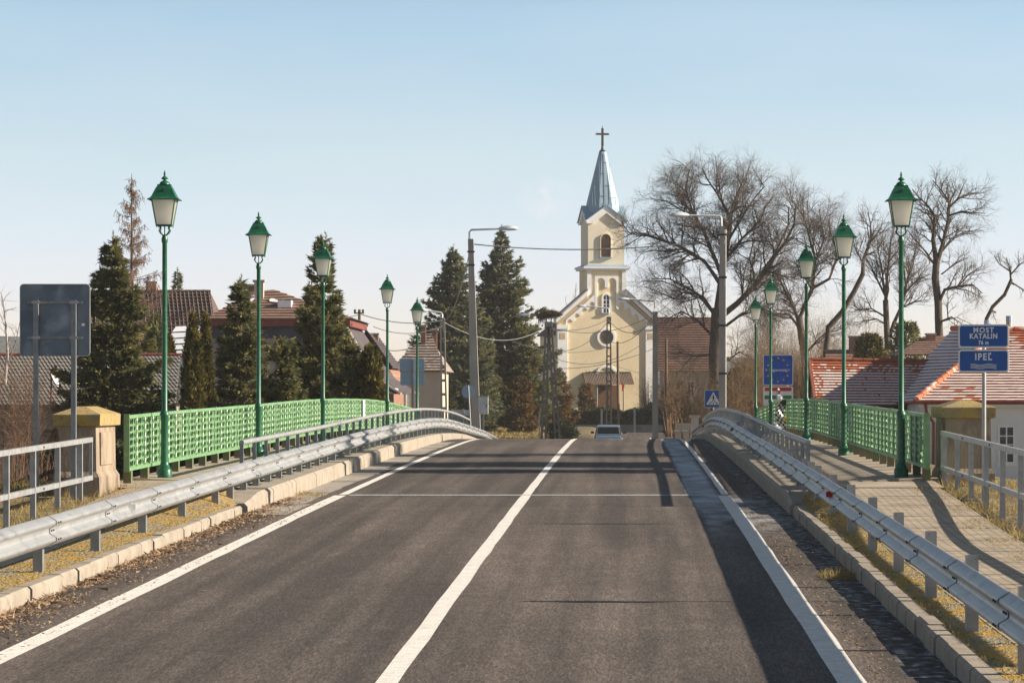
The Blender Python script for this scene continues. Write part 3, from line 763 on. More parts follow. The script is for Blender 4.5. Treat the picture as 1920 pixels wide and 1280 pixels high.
# ------------------------------------------------------------------ signs
def rrect(cx, cz, w, h, r, n=5):
    p = []
    for sx, sz, a0 in ((1,-1,-90),(1,1,0),(-1,1,90),(-1,-1,180)):
        for i in range(n+1):
            a = R_(a0 + 90*i/n); p.append((cx+sx*(w/2-r)+r*math.cos(a), cz+sz*(h/2-r)+r*math.sin(a)))
    return p
def text_mesh(name, s, x, y, z, size, m, parent, sx=1.0, bold=.0, spacing=1.0):
    cu = bpy.data.curves.new('txt', 'FONT'); cu.body = s; cu.size = size; cu.align_x = 'CENTER'; cu.align_y = 'CENTER'
    cu.extrude = .0015; cu.offset = bold; cu.space_character = spacing; cu.resolution_u = 3
    o = bpy.data.objects.new('txt', cu); COL.objects.link(o)
    dg = bpy.context.evaluated_depsgraph_get(); me = bpy.data.meshes.new_from_object(o.evaluated_get(dg))
    bpy.data.objects.remove(o)
    L = parent['_loc']
    for v in me.vertices:
        a, b, c = v.co; v.co = (a*sx + x - L[0], y - c - L[1], b + z - L[2])
    me.name = name; me.materials.clear(); me.materials.append(m)
    q = bpy.data.objects.new(name, me); COL.objects.link(q); q.parent = parent; return q

# MOST KATALIN / IPEL name signs
Y = 51.6; x0, x1 = XX(1797, Y), XX(1892, Y); xc = (x0+x1)/2
t = thing('name_sign', 'two blue bridge and river name plates on one grey pole at the right', 'sign', (xc, Y, RD(Y)), rotz=R_(-13))
MB().tube((xc, Y+.03, RD(Y)), (xc, Y+.03, ZZ(612, Y)), .030, n=12).build('pole', M_rail, t, smooth=True, angle=60)
for (ya, yb) in ((608, 652), (655, 698)):
    za, zb = ZZ(yb, Y), ZZ(ya, Y); cz = (za+zb)/2; W = x1-x0; H = zb-za
    p = MB().prism(rrect(xc, cz, W, H, .045), Y-.02, Y-.001).build('plate', M_white, t)
    MB().prism(rrect(xc, cz, W-.045, H-.045, .030), Y-.0225, Y-.021).build('panel_face', M_signb, p)
    if ya == 608:
        text_mesh('lettering', 'MOST', xc, Y-.024, cz+.083, .100, M_white, p, 1.0, .0025, 1.2)
        text_mesh('lettering', 'KATALIN', xc, Y-.024, cz-.003, .100, M_white, p, .86, .0035, 1.18)
        text_mesh('lettering', '76 m', xc, Y-.024, cz-.095, .078, M_white, p, .82, .003, 1.15)
    else:
        text_mesh('lettering', 'IPE\u013d', xc, Y-.024, cz+.055, .135, M_white, p, .84, .004, 1.25)
        for k in range(4):
            pts = [(xc + (i/16-.5)*.37, Y-.025, cz-.05-.018*k + .008*math.sin(2*PI*2*i/16*.75+1.2)) for i in range(17)]
            MB().path(pts, .0042, n=4).build('wave_line', M_white, p)
# second post of the row, just out of the frame on the right (its shadow crosses the road)
Y = 35.3; t = thing('road_sign', 'plain rectangular sign on a grey pole beside the right railing', 'sign', (4.75, Y, RD(Y)), rotz=R_(-25))
MB().tube((4.75, Y, RD(Y)), (4.75, Y, RD(Y)+2.62), .045, n=10).build('pole', M_rail, t)
MB().prism(rrect(4.75, RD(Y)+2.3, .62, .42, .04), Y-.05, Y-.034).build('plate', M_sback, t)

# big sign seen from the back, left
Y = 51.9; xa, xb = XX(38, Y), XX(168, Y); za, zb = ZZ(667, Y), ZZ(533, Y)
t = thing('road_sign', 'large square road sign seen from the back on two grey posts at the far left', 'sign', ((xa+xb)/2, Y, RD(Y)))
for px in (69, 139.5):
    x = XX(px, Y); MB().box(x-.035, x+.035, Y-.10, Y-.03, RD(Y)-.1, ZZ(563, Y)).build('post', M_post, t)
p = MB().prism(rrect((xa+xb)/2, (za+zb)/2, xb-xa, zb-za, .05), Y, Y+.022).build('plate', M_sback, t)
g = MB(); o = rrect((xa+xb)/2, (za+zb)/2, xb-xa+.012, zb-za+.012, .055); i_ = rrect((xa+xb)/2, (za+zb)/2, xb-xa-.012, zb-za-.012, .045); n = len(o)
vs = [(x, Y-.012, z) for x, z in o] + [(x, Y-.012, z) for x, z in i_] + [(x, Y+.03, z) for x, z in o] + [(x, Y+.03, z) for x, z in i_]
fs = []
for k in range(n):
    q = (k+1) % n; fs += [(k, q, n+q, n+k), (2*n+q, 2*n+k, 3*n+k, 3*n+q), (k, 2*n+k, 2*n+q, q), (n+k, n+q, 3*n+q, 3*n+k)]
g.add(vs, fs); g.build('edge_frame', M_rail, t)
for py in (567, 633):
    z = ZZ(py, Y); g = MB().box(XX(52, Y), XX(155, Y), Y-.03, Y-.001, z-.018, z+.018); g.build('cross_rail', M_post, t)
    for px in (69, 139.5):
        x = XX(px, Y); g = MB().box(x-.06, x+.06, Y-.108, Y-.101, z-.02, z+.02); g.build('clamp', M_rail, t)
MB().box(XX(153, Y), XX(159, Y), Y-.004, Y-.0005, ZZ(611, Y), ZZ(606, Y)).build('sticker', M_white, t)

# EU / country sign (blue with stars) and the flag plate below
Y = 176.0; xa, xb = XX(1431, Y), XX(1487, Y); za, zb = ZZ(722, Y), ZZ(665, Y); cx, cz = (xa+xb)/2, (za+zb)/2
t = thing('border_sign', 'square blue border sign with a ring of yellow stars above a red white green plate', 'sign', (cx, Y, RD(Y)))
for dx in (-.45, .45): MB().tube((cx+dx, Y+.05, RD(Y)-.3), (cx+dx, Y+.05, zb-.1), .04, n=8).build('post', M_rail, t)
p = MB().prism(rrect(cx, cz, xb-xa, zb-za, .06), Y-.02, Y).build('plate', M_white, t)
MB().prism(rrect(cx, cz, xb-xa-.06, zb-za-.06, .05), Y-.026, Y-.021).build('panel_face', M_eub, p)
for (sx, sy) in ((1459,671.5),(1469,675),(1476.5,684.5),(1479.5,693.5),(1476.5,704.5),(1469,712),(1458.5,715),(1440,704.5),(1437,693.5),(1440,684.5),(1448,675),(1448,712)):
    x, z = XX(sx, Y), ZZ(sy, Y)
    poly = [(x + (.062 if i%2 == 0 else .026)*math.sin(i*PI/5), z + (.062 if i%2 == 0 else .026)*math.cos(i*PI/5)) for i in range(10)]
    MB().prism(poly, Y-.030, Y-.027).build('star', M_yel, p)
text_mesh('lettering', 'Magyarorsz\u00e1g', cx, Y-.028, cz, .19, M_white, p, .86, .003)
z1, z2 = ZZ(746, Y), ZZ(724.5, Y); p = MB().prism(rrect(cx, (z1+z2)/2-.18, xb-xa, z2-z1+.36, .05), Y-.02, Y).build('flag_plate', M_white, t)
xi0, xi1 = xa+.07, xb-.07
MB().box(xi0, xi1, Y-.024, Y-.021, ZZ(733, Y), ZZ(726, Y)).build('red_stripe', M_red, p)
MB().box(xi0, xi1, Y-.024, Y-.021, ZZ(748, Y), ZZ(741, Y)).build('green_stripe', mat('flag_green', (.02,.22,.10), rough=.5), p)
sh = [(cx-.09, ZZ(732,Y)), (cx+.09, ZZ(732,Y)), (cx+.09, ZZ(737,Y)), (cx, ZZ(740,Y)), (cx-.09, ZZ(737,Y))]
em = MB().prism(sh, Y-.030, Y-.025).build('shield', M_red, p)
MB().prism([(cx-.07, ZZ(733,Y)), (cx-.01, ZZ(733,Y)), (cx-.01, ZZ(738.5,Y)), (cx-.07, ZZ(736.5,Y))], Y-.034, Y-.031).build('shield_half', M_white, em)
MB().lathe([(.06,0),(.07,.05),(.03,.09),(.01,.11)], (cx, Y-.02, ZZ(731.5,Y)), n=8).build('crown', M_white, em)

# pedestrian crossing sign
Y = 170.0; xa, xb = XX(1321, Y), XX(1354, Y); za, zb = ZZ(764, Y), ZZ(731, Y); cx, cz = (xa+xb)/2, (za+zb)/2; W = xb-xa
t = thing('crossing_sign', 'square blue pedestrian crossing sign with white triangle at the right end of the bridge', 'sign', (cx, Y, RD(Y)))
MB().tube((cx, Y+.04, RD(Y)-.2), (cx, Y+.04, zb-.1), .035, n=8).build('pole', M_rail, t)
p = MB().prism(rrect(cx, cz, W, W, .05), Y-.02, Y).build('plate', M_white, t)
MB().prism(rrect(cx, cz, W-.035, W-.035, .04), Y-.025, Y-.021).build('panel_face', M_signb, p)
MB().prism([(cx-.34, cz-.27), (cx+.34, cz-.27), (cx, cz+.33)], Y-.029, Y-.026).build('triangle', M_white, p)
g = MB()
def blk(poly): g.prism([(cx+a, cz+b) for a, b in poly], Y-.033, Y-.030)
blk([(.035*math.cos(i*PI/4), .165+.035*math.sin(i*PI/4)) for i in range(8)])
blk([(-.035,.12),(.035,.12),(.03,-.02),(-.03,-.02)])
blk([(-.03,.11),(-.035,.085),(-.10,.0),(-.115,.02)]); blk([(.03,.11),(.035,.085),(.10,.0),(.115,.02)])
blk([(-.03,-.03),(0,-.03),(-.075,-.19),(-.115,-.19)]); blk([(0,-.03),(.03,-.03),(.115,-.19),(.075,-.19)])
blk([(-.22,-.24),(-.15,-.24),(-.12,-.17),(-.17,-.17)]); blk([(.22,-.24),(.15,-.24),(.12,-.17),(.17,-.17)]); blk([(-.03,-.24),(.03,-.24),(.02,-.17),(-.02,-.17)])
g.build('walking_figure', M_black, p)

# signs by the left concrete pole
Y = 158.0
t = thing('road_sign', 'pale blue four-panel sign seen from the back behind the last left lamp', 'sign', (XX(773, Y), Y, -.2))
for a, b, c, d in ((750,772.5,672,696.5),(774.5,796,672,696.5),(750.5,772.5,698,722),(774.5,796.5,698,722)):
    xa, xb, za, zb = XX(a,Y), XX(b,Y), ZZ(d,Y), ZZ(c,Y)
    MB().prism(rrect((xa+xb)/2, (za+zb)/2, xb-xa, zb-za, .07), Y, Y+.03).build('panel', M_bback, t)
x = XX(774, Y); MB().box(x-.05, x+.05, Y-.10, Y-.01, -.6, ZZ(673,Y)).build('pole', M_post, t)
Y = 150.0
t = thing('round_sign', 'round grey sign seen from the back beside the left concrete pole', 'sign', (XX(878,Y), Y, 0))
xc, zc = XX(877.5,Y), ZZ(734,Y)
MB().prism([(xc+.27*math.cos(2*PI*i/28), zc+.27*math.sin(2*PI*i/28)) for i in range(28)], Y, Y+.02).build('plate', M_bback, t)
MB().tube((XX(884,Y), Y-.03, ZZ(790,Y)-.8), (XX(878,Y), Y-.03, ZZ(722,Y)), .03, n=8).build('pole', M_rail, t)
Y = 164.5
t = thing('meter_box', 'pale metal cabinet mounted beside the left concrete pole', 'cabinet', (XX(904,Y), Y, -.3))
MB().box(XX(897,Y), XX(915,Y), Y, Y+.35, ZZ(776,Y), ZZ(744,Y)).build('housing', mat('cabinet_white',(.62,.64,.66),(.5,.52,.54),rough=.6), t)
MB().box(XX(896,Y), XX(916,Y), Y-.03, Y+.38, ZZ(743.8,Y), ZZ(742,Y)).build('lid', M_rail, t)
MB().box(XX(903,Y), XX(907,Y), Y+.1, Y+.25, -1, ZZ(776,Y)-.003).build('stand', M_post, t)
MB().box(XX(911,Y), XX(912.5,Y), Y-.015, Y-.001, ZZ(763,Y), ZZ(758,Y)).build('latch', M_dark, t)
Y = 172
t = thing('low_fence', 'low pale metal fence beyond the left end of the bridge', 'fence', (XX(868,Y), Y, -.4))
MB().box(XX(846,Y), XX(890,Y), Y, Y+.04, ZZ(779,Y), ZZ(768,Y)).build('panel', mat('pale_sheet',(.45,.52,.56),(.38,.45,.5),rough=.6), t)
for px in (847,868,889): MB().box(XX(px,Y)-.04, XX(px,Y)+.04, Y-.06, Y-.003, -1.1, ZZ(766,Y)).build('post', M_rail, t)

# memorial bouquet tied to the right fence
Y = 106.5; x = 4.50; t = thing('memorial_bouquet', 'white flowers and black and white checked ribbon tied to the right fence', 'bouquet', (x, Y, WK(Y)))
g = MB(); r = rnd(4); zt = WK(Y)+1.02; zb = WK(Y)+.08
nz, nw = 13, 4
def rib(i, j): return (x - .05 + .24*(j/nw-.5)*1.0 + .05*math.sin(i*.7), Y - .05*math.sin(i*.9+j), zb + (zt-zb)*i/nz)
for colr, par in ((M_black, 0), (M_white, 1)):
    g = MB()
    for i in range(nz):
        for j in range(nw):
            if (i+j)%2 == par:
                a, b, c, d = rib(i,j), rib(i,j+1), rib(i+1,j+1), rib(i+1,j)
                g.add([a,b,c,d]+[(q[0],q[1]+.02,q[2]) for q in (a,b,c,d)], [(0,1,2,3),(7,6,5,4),(0,4,5,1),(1,5,6,2),(2,6,7,3),(3,7,4,0)])
    g.build('ribbon', colr, t)
def blob(cx, cy, cz, rad, n, m, name, par, seed, s=.05):
    g = MB(); r = rnd(seed)
    for i in range(n):
        d = Vector((r.gauss(0,1), r.gauss(0,1), r.gauss(0,1))).normalized()*rad*r.uniform(.7,1)
        c = Vector((cx,cy,cz))+d; a = d.orthogonal().normalized()*s; b = d.cross(a).normalized()*s
        g.add([c-a-b*.5, c+a-b*.5, c+d.normalized()*s*.4+b], [(0,1,2)])
    return g.build(name, m, par)
blob(x-.10, Y-.05, zt+.03, .085, 200, M_white, 'white_flowers', t, 1)
blob(x+.05, Y, zt-.10, .09, 90, M_hedge, 'leaves', t, 2); blob(x+.10, Y-.02, zb+.35, .09, 60, M_yel, 'yellow_flowers', t, 5, .03)
blob(x-.22, Y-.05, zb+.12, .12, 160, M_white, 'white_flowers', t, 3, .04)

# ------------------------------------------------------------------ poles, street lights, wires
def lum(g_parent, x, y, z, dx):
    g = MB(); L = .75; s = 1 if dx > 0 else -1
    prof = [(0,.05,.05),(.12,.10,.09),(.35,.16,.12),(.6,.15,.10),(.75,.06,.05)]
    if y > 150: prof = [(d*1.15, w*1.35, h*1.35) for d, w, h in prof]
    vs = []; fs = []; n = 8
    for d, w, h in prof:
        for k in range(n):
            a = 2*PI*k/n; vs.append((x + s*d, y + w*math.cos(a), z + h*math.sin(a)*(1 if math.sin(a) > 0 else .55)))
    for i in range(len(prof)-1):
        for k in range(n): fs.append((i*n+k, i*n+(k+1)%n, (i+1)*n+(k+1)%n, (i+1)*n+k))
    fs += [tuple(range(n)), tuple((len(prof)-1)*n+k for k in range(n))]
    g.add(vs, fs); return g.build('lamp_head', M_luma, g_parent, smooth=True, angle=60)
def pole(name, label, cat, Y, bx, tx, ytop, wb, wt, m, zb=None, group=None, lattice=False):
    zb = RD(Y)-.3 if zb is None else zb
    t = thing(name, label, cat, (XX(bx,Y), Y, zb), group)
    x0, x1, zt = XX(bx,Y), XX(tx,Y), ZZ(ytop,Y)
    g = MB()
    if not lattice:
        g.hexa([(x0-wb,Y-wb,zb),(x0+wb,Y-wb,zb),(x0+wb,Y+wb,zb),(x0-wb,Y+wb,zb),(x1-wt,Y-wt,zt),(x1+wt,Y-wt,zt),(x1+wt,Y+wt,zt),(x1-wt,Y+wt,zt)])
    else:
        for s in (-1, 1):
            a, b = x0+s*wb*.72, x1+s*wt*.72; q = wb*.28; r2 = wt*.28
            g.hexa([(a-q,Y-wb*.6,zb),(a+q,Y-wb*.6,zb),(a+q,Y+wb*.6,zb),(a-q,Y+wb*.6,zb),(b-r2,Y-wt*.6,zt),(b+r2,Y-wt*.6,zt),(b+r2,Y+wt*.6,zt),(b-r2,Y+wt*.6,zt)])
        k = 0
        while True:
            z = zb + .5 + k*.75
            if z > zt-.5: break
            f = (z-zb)/(zt-zb); c = x0+(x1-x0)*f; h = (wb+(wt-wb)*f)*.46
            g.box(c-h, c+h, Y-wt*.5, Y+wt*.5, z-.07, z+.07); k += 1
        g.box(x1-wt, x1+wt, Y-wt*.62, Y+wt*.62, zt-.6, zt+.01)
    g.build('shaft', m, t)
    return t, x1, zt
def arm(t, x, Y, z, ex, ez, col=M_luma):
    MB().path([(x, Y, z-.5), (x, Y, z+.02), (x+(.08 if ex > x else -.08), Y, z+.12), (ex, Y, ez)], .065 if Y > 200 else .045, n=8).build('arm', col, t, smooth=True, angle=60)
    lum(t, ex, Y, ez, 1 if ex > x else -1)
GP = 'street light poles in the village'
t, x1, zt = pole('street_light', 'tall leaning concrete pole with arm lamp at the left end of the bridge', 'street light', 166, 893, 882.5, 448, .24, .12, M_pole, group=GP)
arm(t, x1-.06, 166, ZZ(436,166), XX(936,166), ZZ(429,166))
g = MB(); 
for py in (472, 497): g.box(XX(876,166), XX(890.5,166), 165.84, 165.87, ZZ(py+1.5,166), ZZ(py-1.5,166))
g.build('clamp', M_dark, t)
MB().box(XX(893,166)-.2, XX(893,166)-.17, 165.74, 165.75, 0, 6).build('strap', M_rail, t)
t, x1, zt = pole('street_light', 'tall grey pole with arm lamp in front of the big bare tree', 'street light', 165, 1353.5, 1353.5, 424, .15, .10, M_pole, group=GP)
arm(t, x1-.02, 165, ZZ(410,165), XX(1292,165), ZZ(404,165))
MB().tube((x1+.16,165,ZZ(765,165)), (x1+.16,165,ZZ(430,165)), .045, n=8).build('conduit', M_rail, t)
for py in (440, 520, 610, 700): MB().box(x1-.16, x1+.22, 164.82, 164.845, ZZ(py+2,165), ZZ(py-2,165)).build('clamp', M_dark, t)
t, x1, zt = pole('street_light', 'square concrete pole with arm lamp in front of the church right corner', 'street light', 280, 1228.5, 1228.5, 584, .235, .19, M_pole, zb=-1.3, group=GP)
arm(t, x1, 280, ZZ(567,280), XX(1180,280), ZZ(561,280))
t, x1, zt = pole('street_light', 'lattice concrete pole with arm lamp in front of the church round window', 'street light', 330, 1141.5, 1141.5, 594, .30, .21, M_polebr, zb=-1.4, group=GP, lattice=True)
arm(t, x1, 330, ZZ(580,330), XX(1099,330), ZZ(574,330))
t, x1, zt = pole('street_light', 'slim lattice concrete pole with arm lamp before the left pair of conifers', 'street light', 196, 834, 829.5, 596, .20, .13, M_pole, group=GP, lattice=True)
arm(t, x1, 196, ZZ(590,196), XX(803,196), ZZ(583,196))
# A shaped double pole with the stork nest
Y = 262; t = thing('double_pole', 'A-shaped pair of lattice concrete poles carrying the stork nest', 'utility pole', (XX(1032,Y), Y, -1.2))
for bx, tx in ((1019, 1026), (1046, 1031)):
    x0, xt = XX(bx,Y), XX(tx,Y); zb, zt = -1.3, ZZ(604,Y)
    g = MB()
    for s in (-1, 1):
        a, b = x0+s*.16, xt+s*.10
        g.hexa([(a-.085,Y-.1,zb),(a+.085,Y-.1,zb),(a+.085,Y+.1,zb),(a-.085,Y+.1,zb),(b-.07,Y-.1,zt),(b+.07,Y-.1,zt),(b+.07,Y+.1,zt),(b-.07,Y+.1,zt)])
    for k in range(13):
        f = (k+.5)/13; c = x0+(xt-x0)*f; z = zb+(zt-zb)*f; g.box(c-.09+.02*f, c+.09-.02*f, Y-.08, Y+.08, z-.09, z+.09)
    g.build('leg', M_polebr, t)
MB().box(XX(1021,Y), XX(1036,Y), Y-.14, Y+.14, ZZ(612,Y), ZZ(603,Y)).build('head', M_pole, t)
g = MB(); 
for px in (1024, 1033): g.tube((XX(px,Y),Y,ZZ(605,Y)), (XX(px+1,Y),Y,ZZ(594,Y)), .05, n=6)
g.box(XX(1014,Y), XX(1044,Y), Y-.5, Y+.5, ZZ(595,Y), ZZ(593.5,Y)); g.build('nest_platform', M_post, t)
MB().path([(XX(1024,Y),Y,ZZ(600,Y)), (XX(1010,Y),Y,ZZ(593,Y)), (XX(994,Y),Y,ZZ(591,Y))], .035, n=6).build('arm', M_rail, t); lum(t, XX(994,Y), Y, ZZ(591,Y), -1)
for px, py in ((1017,612),(1014,618)): MB().lathe([(.03,0),(.07,.03),(.07,.09),(.03,.13)], (XX(px,Y),Y-.2,ZZ(py,Y)), n=8).build('insulator', M_dark, t)
g = MB(); r = rnd(77); cx, cz = XX(1029,Y), ZZ(591,Y)
for i in range(1500):
    a = r.uniform(0, 2*PI); rr = .75*math.sqrt(r.random()); h = .5*(1-(rr/.85)**2)*r.random()
    c = Vector((cx + rr*math.cos(a)*(1.08), Y + rr*math.sin(a), cz - .12 + h + (rr*.12 if math.cos(a) > 0 else -rr*.10)))
    ta = a + PI/2 + r.gauss(0, .5); L = r.uniform(.15, .4); d = Vector((math.cos(ta), math.sin(ta), r.gauss(-.05,.22)))*L
    g.tube(c-d, c+d, .014, .008, n=3, caps=False)
for i in range(70):
    c = Vector((XX(1012,Y)+r.uniform(-.1,.35), Y+r.uniform(-.3,.3), cz-.1)); g.tube(c, c+Vector((r.gauss(0,.1), 0, -r.uniform(.2,.6))), .012, .006, n=3, caps=False)
tag(g.build('stork_nest', mat('nest_sticks', (.17,.10,.06), (.10,.06,.035), scale=2)), 'large stork nest of brown sticks on top of the double pole', 'nest')
# wooden poles
def wpole(bx, tx, ytop, Y, r0, label, zb=-1.3, cross=None):
    t = thing('utility_pole', label, 'utility pole', (XX(bx,Y), Y, zb))
    MB().tube((XX(bx,Y),Y,zb), (XX(tx,Y),Y,ZZ(ytop,Y)), r0, r0*.75, n=10).build('shaft', M_wood, t, smooth=True, angle=60)
    if cross:
        a, b, c = cross; MB().box(XX(a,Y), XX(b,Y), Y-.2, Y-.12, ZZ(c+1.2,Y), ZZ(c-1.2,Y)).build('crossarm', M_wood, t)
        for px in (a+2, b-2): MB().lathe([(.03,0),(.06,.04),(.06,.12),(.03,.16)], (XX(px,Y),Y-.16,ZZ(c-1.2,Y)), n=8).build('insulator', M_dark, t)
    return t
wpole(1160, 1158, 640, 320, .14, 'thin brown wooden pole standing before the church door canopy')
wpole(1250, 1249, 634, 300, .15, 'brown wooden pole right of the square concrete pole')
wpole(673, 674, 580, 185, .10, 'dark wooden pole with short crossarm rising above the left rooftops', cross=(664, 683, 587))
t = thing('marker_post', 'short white marker post left of the stork nest pole', 'post', (XX(1011,255), 255, -1.2))
MB().box(XX(1010,255), XX(1012.5,255), 254.95, 255.05, -1.3, ZZ(772,255)).build('shaft', M_rail, t)
MB().box(XX(1009,255), XX(1013.5,255), 254.93, 255.07, ZZ(772,255)+.003, ZZ(771,255)).build('cap', M_rail, t)

def wire(p0, p1, sag, r, label, m=None):
    p0, p1 = Vector(p0), Vector(p1); n = 20
    pts = [p0.lerp(p1, i/n) - Vector((0,0, 4*sag*(i/n)*(1-i/n))) for i in range(n+1)]
    o = MB().path(pts, r, n=5).build('power_line', m or M_wire); tag(o, label, 'cable', 'overhead cables')
A = lambda x, y, Y: PX(x, y, Y)
wire(A(889,458,166), A(1353,448,165), .35, .028, 'long cable between the two tall poles crossing in front of the church tower', M_wirel)
wire(A(883,460,166), A(831,602,196), .8, .02, 'cable running down from the tall left pole to the slim lattice pole', M_wirel)
wire(A(831,603,196), A(1024,612,262), 1.0, .020, 'grey bundled cable sagging in front of the conifers to the nest pole', M_wirel)
wire(A(831,600,196), A(674,588,185), .3, .025, 'cable from the crossarm pole to the slim lattice pole')
wire(A(674,590,185), A(560,575,180), .3, .02, 'cable from the crossarm pole leftward behind the spruce')
wire(A(1026,612,262), A(1228,588,280), .9, .024, 'uppermost cable from the nest pole to the square concrete pole')
wire(A(1026,616,262), A(1141,597,330), .5, .03, 'cable from the nest pole to the lattice pole before the church')
wire(A(1030,655,262), A(1141,600,330), 1.0, .03, 'thick cable hanging from the lattice pole down to the left over the church wall')
wire(A(1141,600,330), A(1228,598,280), 1.1, .035, 'pale sagging cable between the lattice pole and the square pole', M_wirel)
wire(A(1143,640,330), A(1228,588,280), .9, .026, 'dark cable rising from the lattice pole to the top of the square pole')
wire(A(1028,690,262), A(1228,652,280), .5, .026, 'low cable crossing the middle of the church facade')
wire(A(1030,668,262), A(1228,625,280), 1.3, .022, 'cable crossing the facade just below the round window')
wire(A(960,640,230), A(1141,650,330), .6, .022, 'cable from the conifers to the lattice pole')
wire(A(831,612,196), A(720,655,210), .5, .022, 'thin cable falling from the slim lattice pole to the left roofs')
wire(A(831,610,196), A(700,612,190), .4, .02, 'thin level cable left of the slim lattice pole')
wire(A(1228,590,280), A(1290,520,240), .3, .02, 'cable rising from the square pole into the bare tree')
wire(A(1141,680,330), A(1205,700,345), .1, .02, 'thin slack cable on the right of the church facade')

# ------------------------------------------------------------------ church
CY = 360.0; SC = F / CY
ch = thing('church', 'cream and white village church with blue-grey spire and cross', 'church', (XX(1137, CY), CY, 0), rotz=0)
ch.rotation_euler = (0, 0, R_(12)); ch.location.z = ZZ(805, CY)
def c_(px, py): return ((px-1137)/SC, (805-py)/SC)
def cp(*pts): return [c_(a, b) for a, b in pts]
def cb(name, g, m, par=ch, **k): return g.build(name, m, par, local=True, **k)
D = 0.14
fac = [(1044,812),(1044,604),(1100,555),(1100,506),(1174,506),(1174,555),(1230,604),(1230,812)]
cb('facade_wall', MB().prism(cp(*fac), 0, .8), M_cream)
cb('nave_wall', MB().prism(cp((1060,812),(1060,622),(1137,566),(1214,622),(1214,812)), .8, 14), M_cream)
g = MB()
for s in (-1, 1):
    a = c_(1137+s*82, 627); b = c_(1137, 563); k = .18
    g.prism([a, b, (b[0], b[1]+k), (a[0]-s*.02, a[1]+k)], .81, 14.4)
cb('nave_roof', g, M_tchurch)
# plinth
cb('plinth', MB().prism(cp((1043,812),(1043,792),(1231,792),(1231,812)), -.08, -.002), M_tan)
# white corner pilasters with a sunk square panel
for s in (-1, 1):
    f = lambda x: 1137 + s*x
    w = cb('pilaster', MB().prism(cp((f(75),812),(f(75),617),(f(93.5),617),(f(93.5),812)), -D, -.001), M_trim)
    cb('sunk_panel', MB().prism(cp((f(79),636),(f(79),624),(f(90),624),(f(90),636)), -D-.02, -D-.001), M_tan, w)
    w = cb('pilaster_cap', MB().prism(cp((f(74),617),(f(74),609),(f(95),609),(f(95),617)), -D-.12, -.002), M_trim)
    # raking cornice
    g = MB().prism(cp((f(97),606),(f(97),598),(f(37),545.5),(f(37),553.5)), -.42, 1.1); cb('raking_cornice', g, M_trim)
    g = MB().prism(cp((f(99),597.6),(f(99),596),(f(36.5),541.8),(f(36.5),545)), -.50, 1.2); cb('coping', g, M_pole)
    g = MB().prism(cp((f(92),610),(f(92),606.3),(f(37),558),(f(37),562)), -.16, -.003); cb('rake_moulding', g, M_tan)
    # stepped round-arch frieze
    for i in range(4):
        cx = 70.5 - 14.2*i; cr = 599 - 11.0*i; hw = 7.1; rr = 4.9
        yt = lambda d: 612.5 - (93-d)*.872 + 1.0
        d0, d1 = cx+hw, cx-hw
        b0 = cr + 13 + (0 if i else 2); b1 = cr + 4
        pts = [(f(d0), b0), (f(d0), yt(d0)), (f(d1), yt(d1)), (f(d1), b1), (f(cx-rr), b1), (f(cx-rr), cr+rr)]
        pts += [(f(cx - rr*math.cos(a)), cr+rr - rr*math.sin(a)) for a in [PI*k/8 for k in range(1, 8)]]
        pts += [(f(cx+rr), cr+rr), (f(cx+rr), b0)]
        cb('arch_frieze', MB().prism(cp(*pts), -.12, -.004), M_trim)
    # stage pilaster and inner frame
    cb('stage_pilaster', MB().prism(cp((f(37.4),557),(f(37.4),507),(f(29.5),507),(f(29.5),551)), -.16, -.001), M_trim)
    cb('inner_frame', MB().prism(cp((f(22.5),580),(f(22.5),517.3),(f(18.6),517.3),(f(18.6),578)), -.13, -.005), M_trim)
    pts = [(f(18.5),530),(f(18.5),517.3),(f(0.08),517.3),(f(0.08),539),(f(3.2),539),(f(3.2),529)]
    pts += [(f(10.9 - 7.7*math.cos(a)), 529 - 7.7*math.sin(a)) for a in [PI*k/10 for k in range(1,10)]] + [(f(18.5),529)]
    cb('niche_arch', MB().prism(cp(*pts[:1]+pts[1:]), -.13, -.005), M_trim)
# stage wall sides and belfry
q = 37/SC; zt0 = c_(0,506)[1]
TD = 2*q
g = MB().box(-q, q, .8, TD, c_(0,560)[1]-2, zt0); cb('tower_stage', g, M_cream)
g = MB(); 
for e, z0, z1 in ((.30, 506.5, 503.5), (.42, 503.4, 500)): g.box(-q-e, q+e, -e, TD+e, c_(0,z0)[1], c_(0,z1)[1])
cb('cornice', g, M_trim)
g = MB(); a0 = q+.42; b0 = q-.1; z0 = c_(0,499.9)[1]; z1 = c_(0,496)[1]
g.add([(-a0,-.42,z0),(a0,-.42,z0),(a0,TD+.42,z0),(-a0,TD+.42,z0),(-b0,.1,z1),(b0,.1,z1),(b0,TD-.1,z1),(-b0,TD-.1,z1)], [(0,3,2,1),(4,5,6,7),(0,1,5,4),(1,2,6,5),(2,3,7,6),(3,0,4,7)])
cb('ledge_roof', g, M_spire)
bq = 34.6/SC; c0 = TD/2; zb0 = c_(0,496.2)[1]; ze = c_(0,417)[1]; zp = c_(0,388)[1]
g = MB().box(-bq, bq, c0-bq, c0+bq, zb0, ze)
g.prism([(-bq, ze+.001), (bq, ze+.001), (0, zp-.25)], c0-bq, c0+bq); bel = cb('belfry', g, M_creamt)
g = MB().prismx([(c0-bq+.01, ze+.001), (c0+bq-.01, ze+.001), (c0, zp-.25)], -bq, bq); cb('belfry_gable', g, M_creamt)
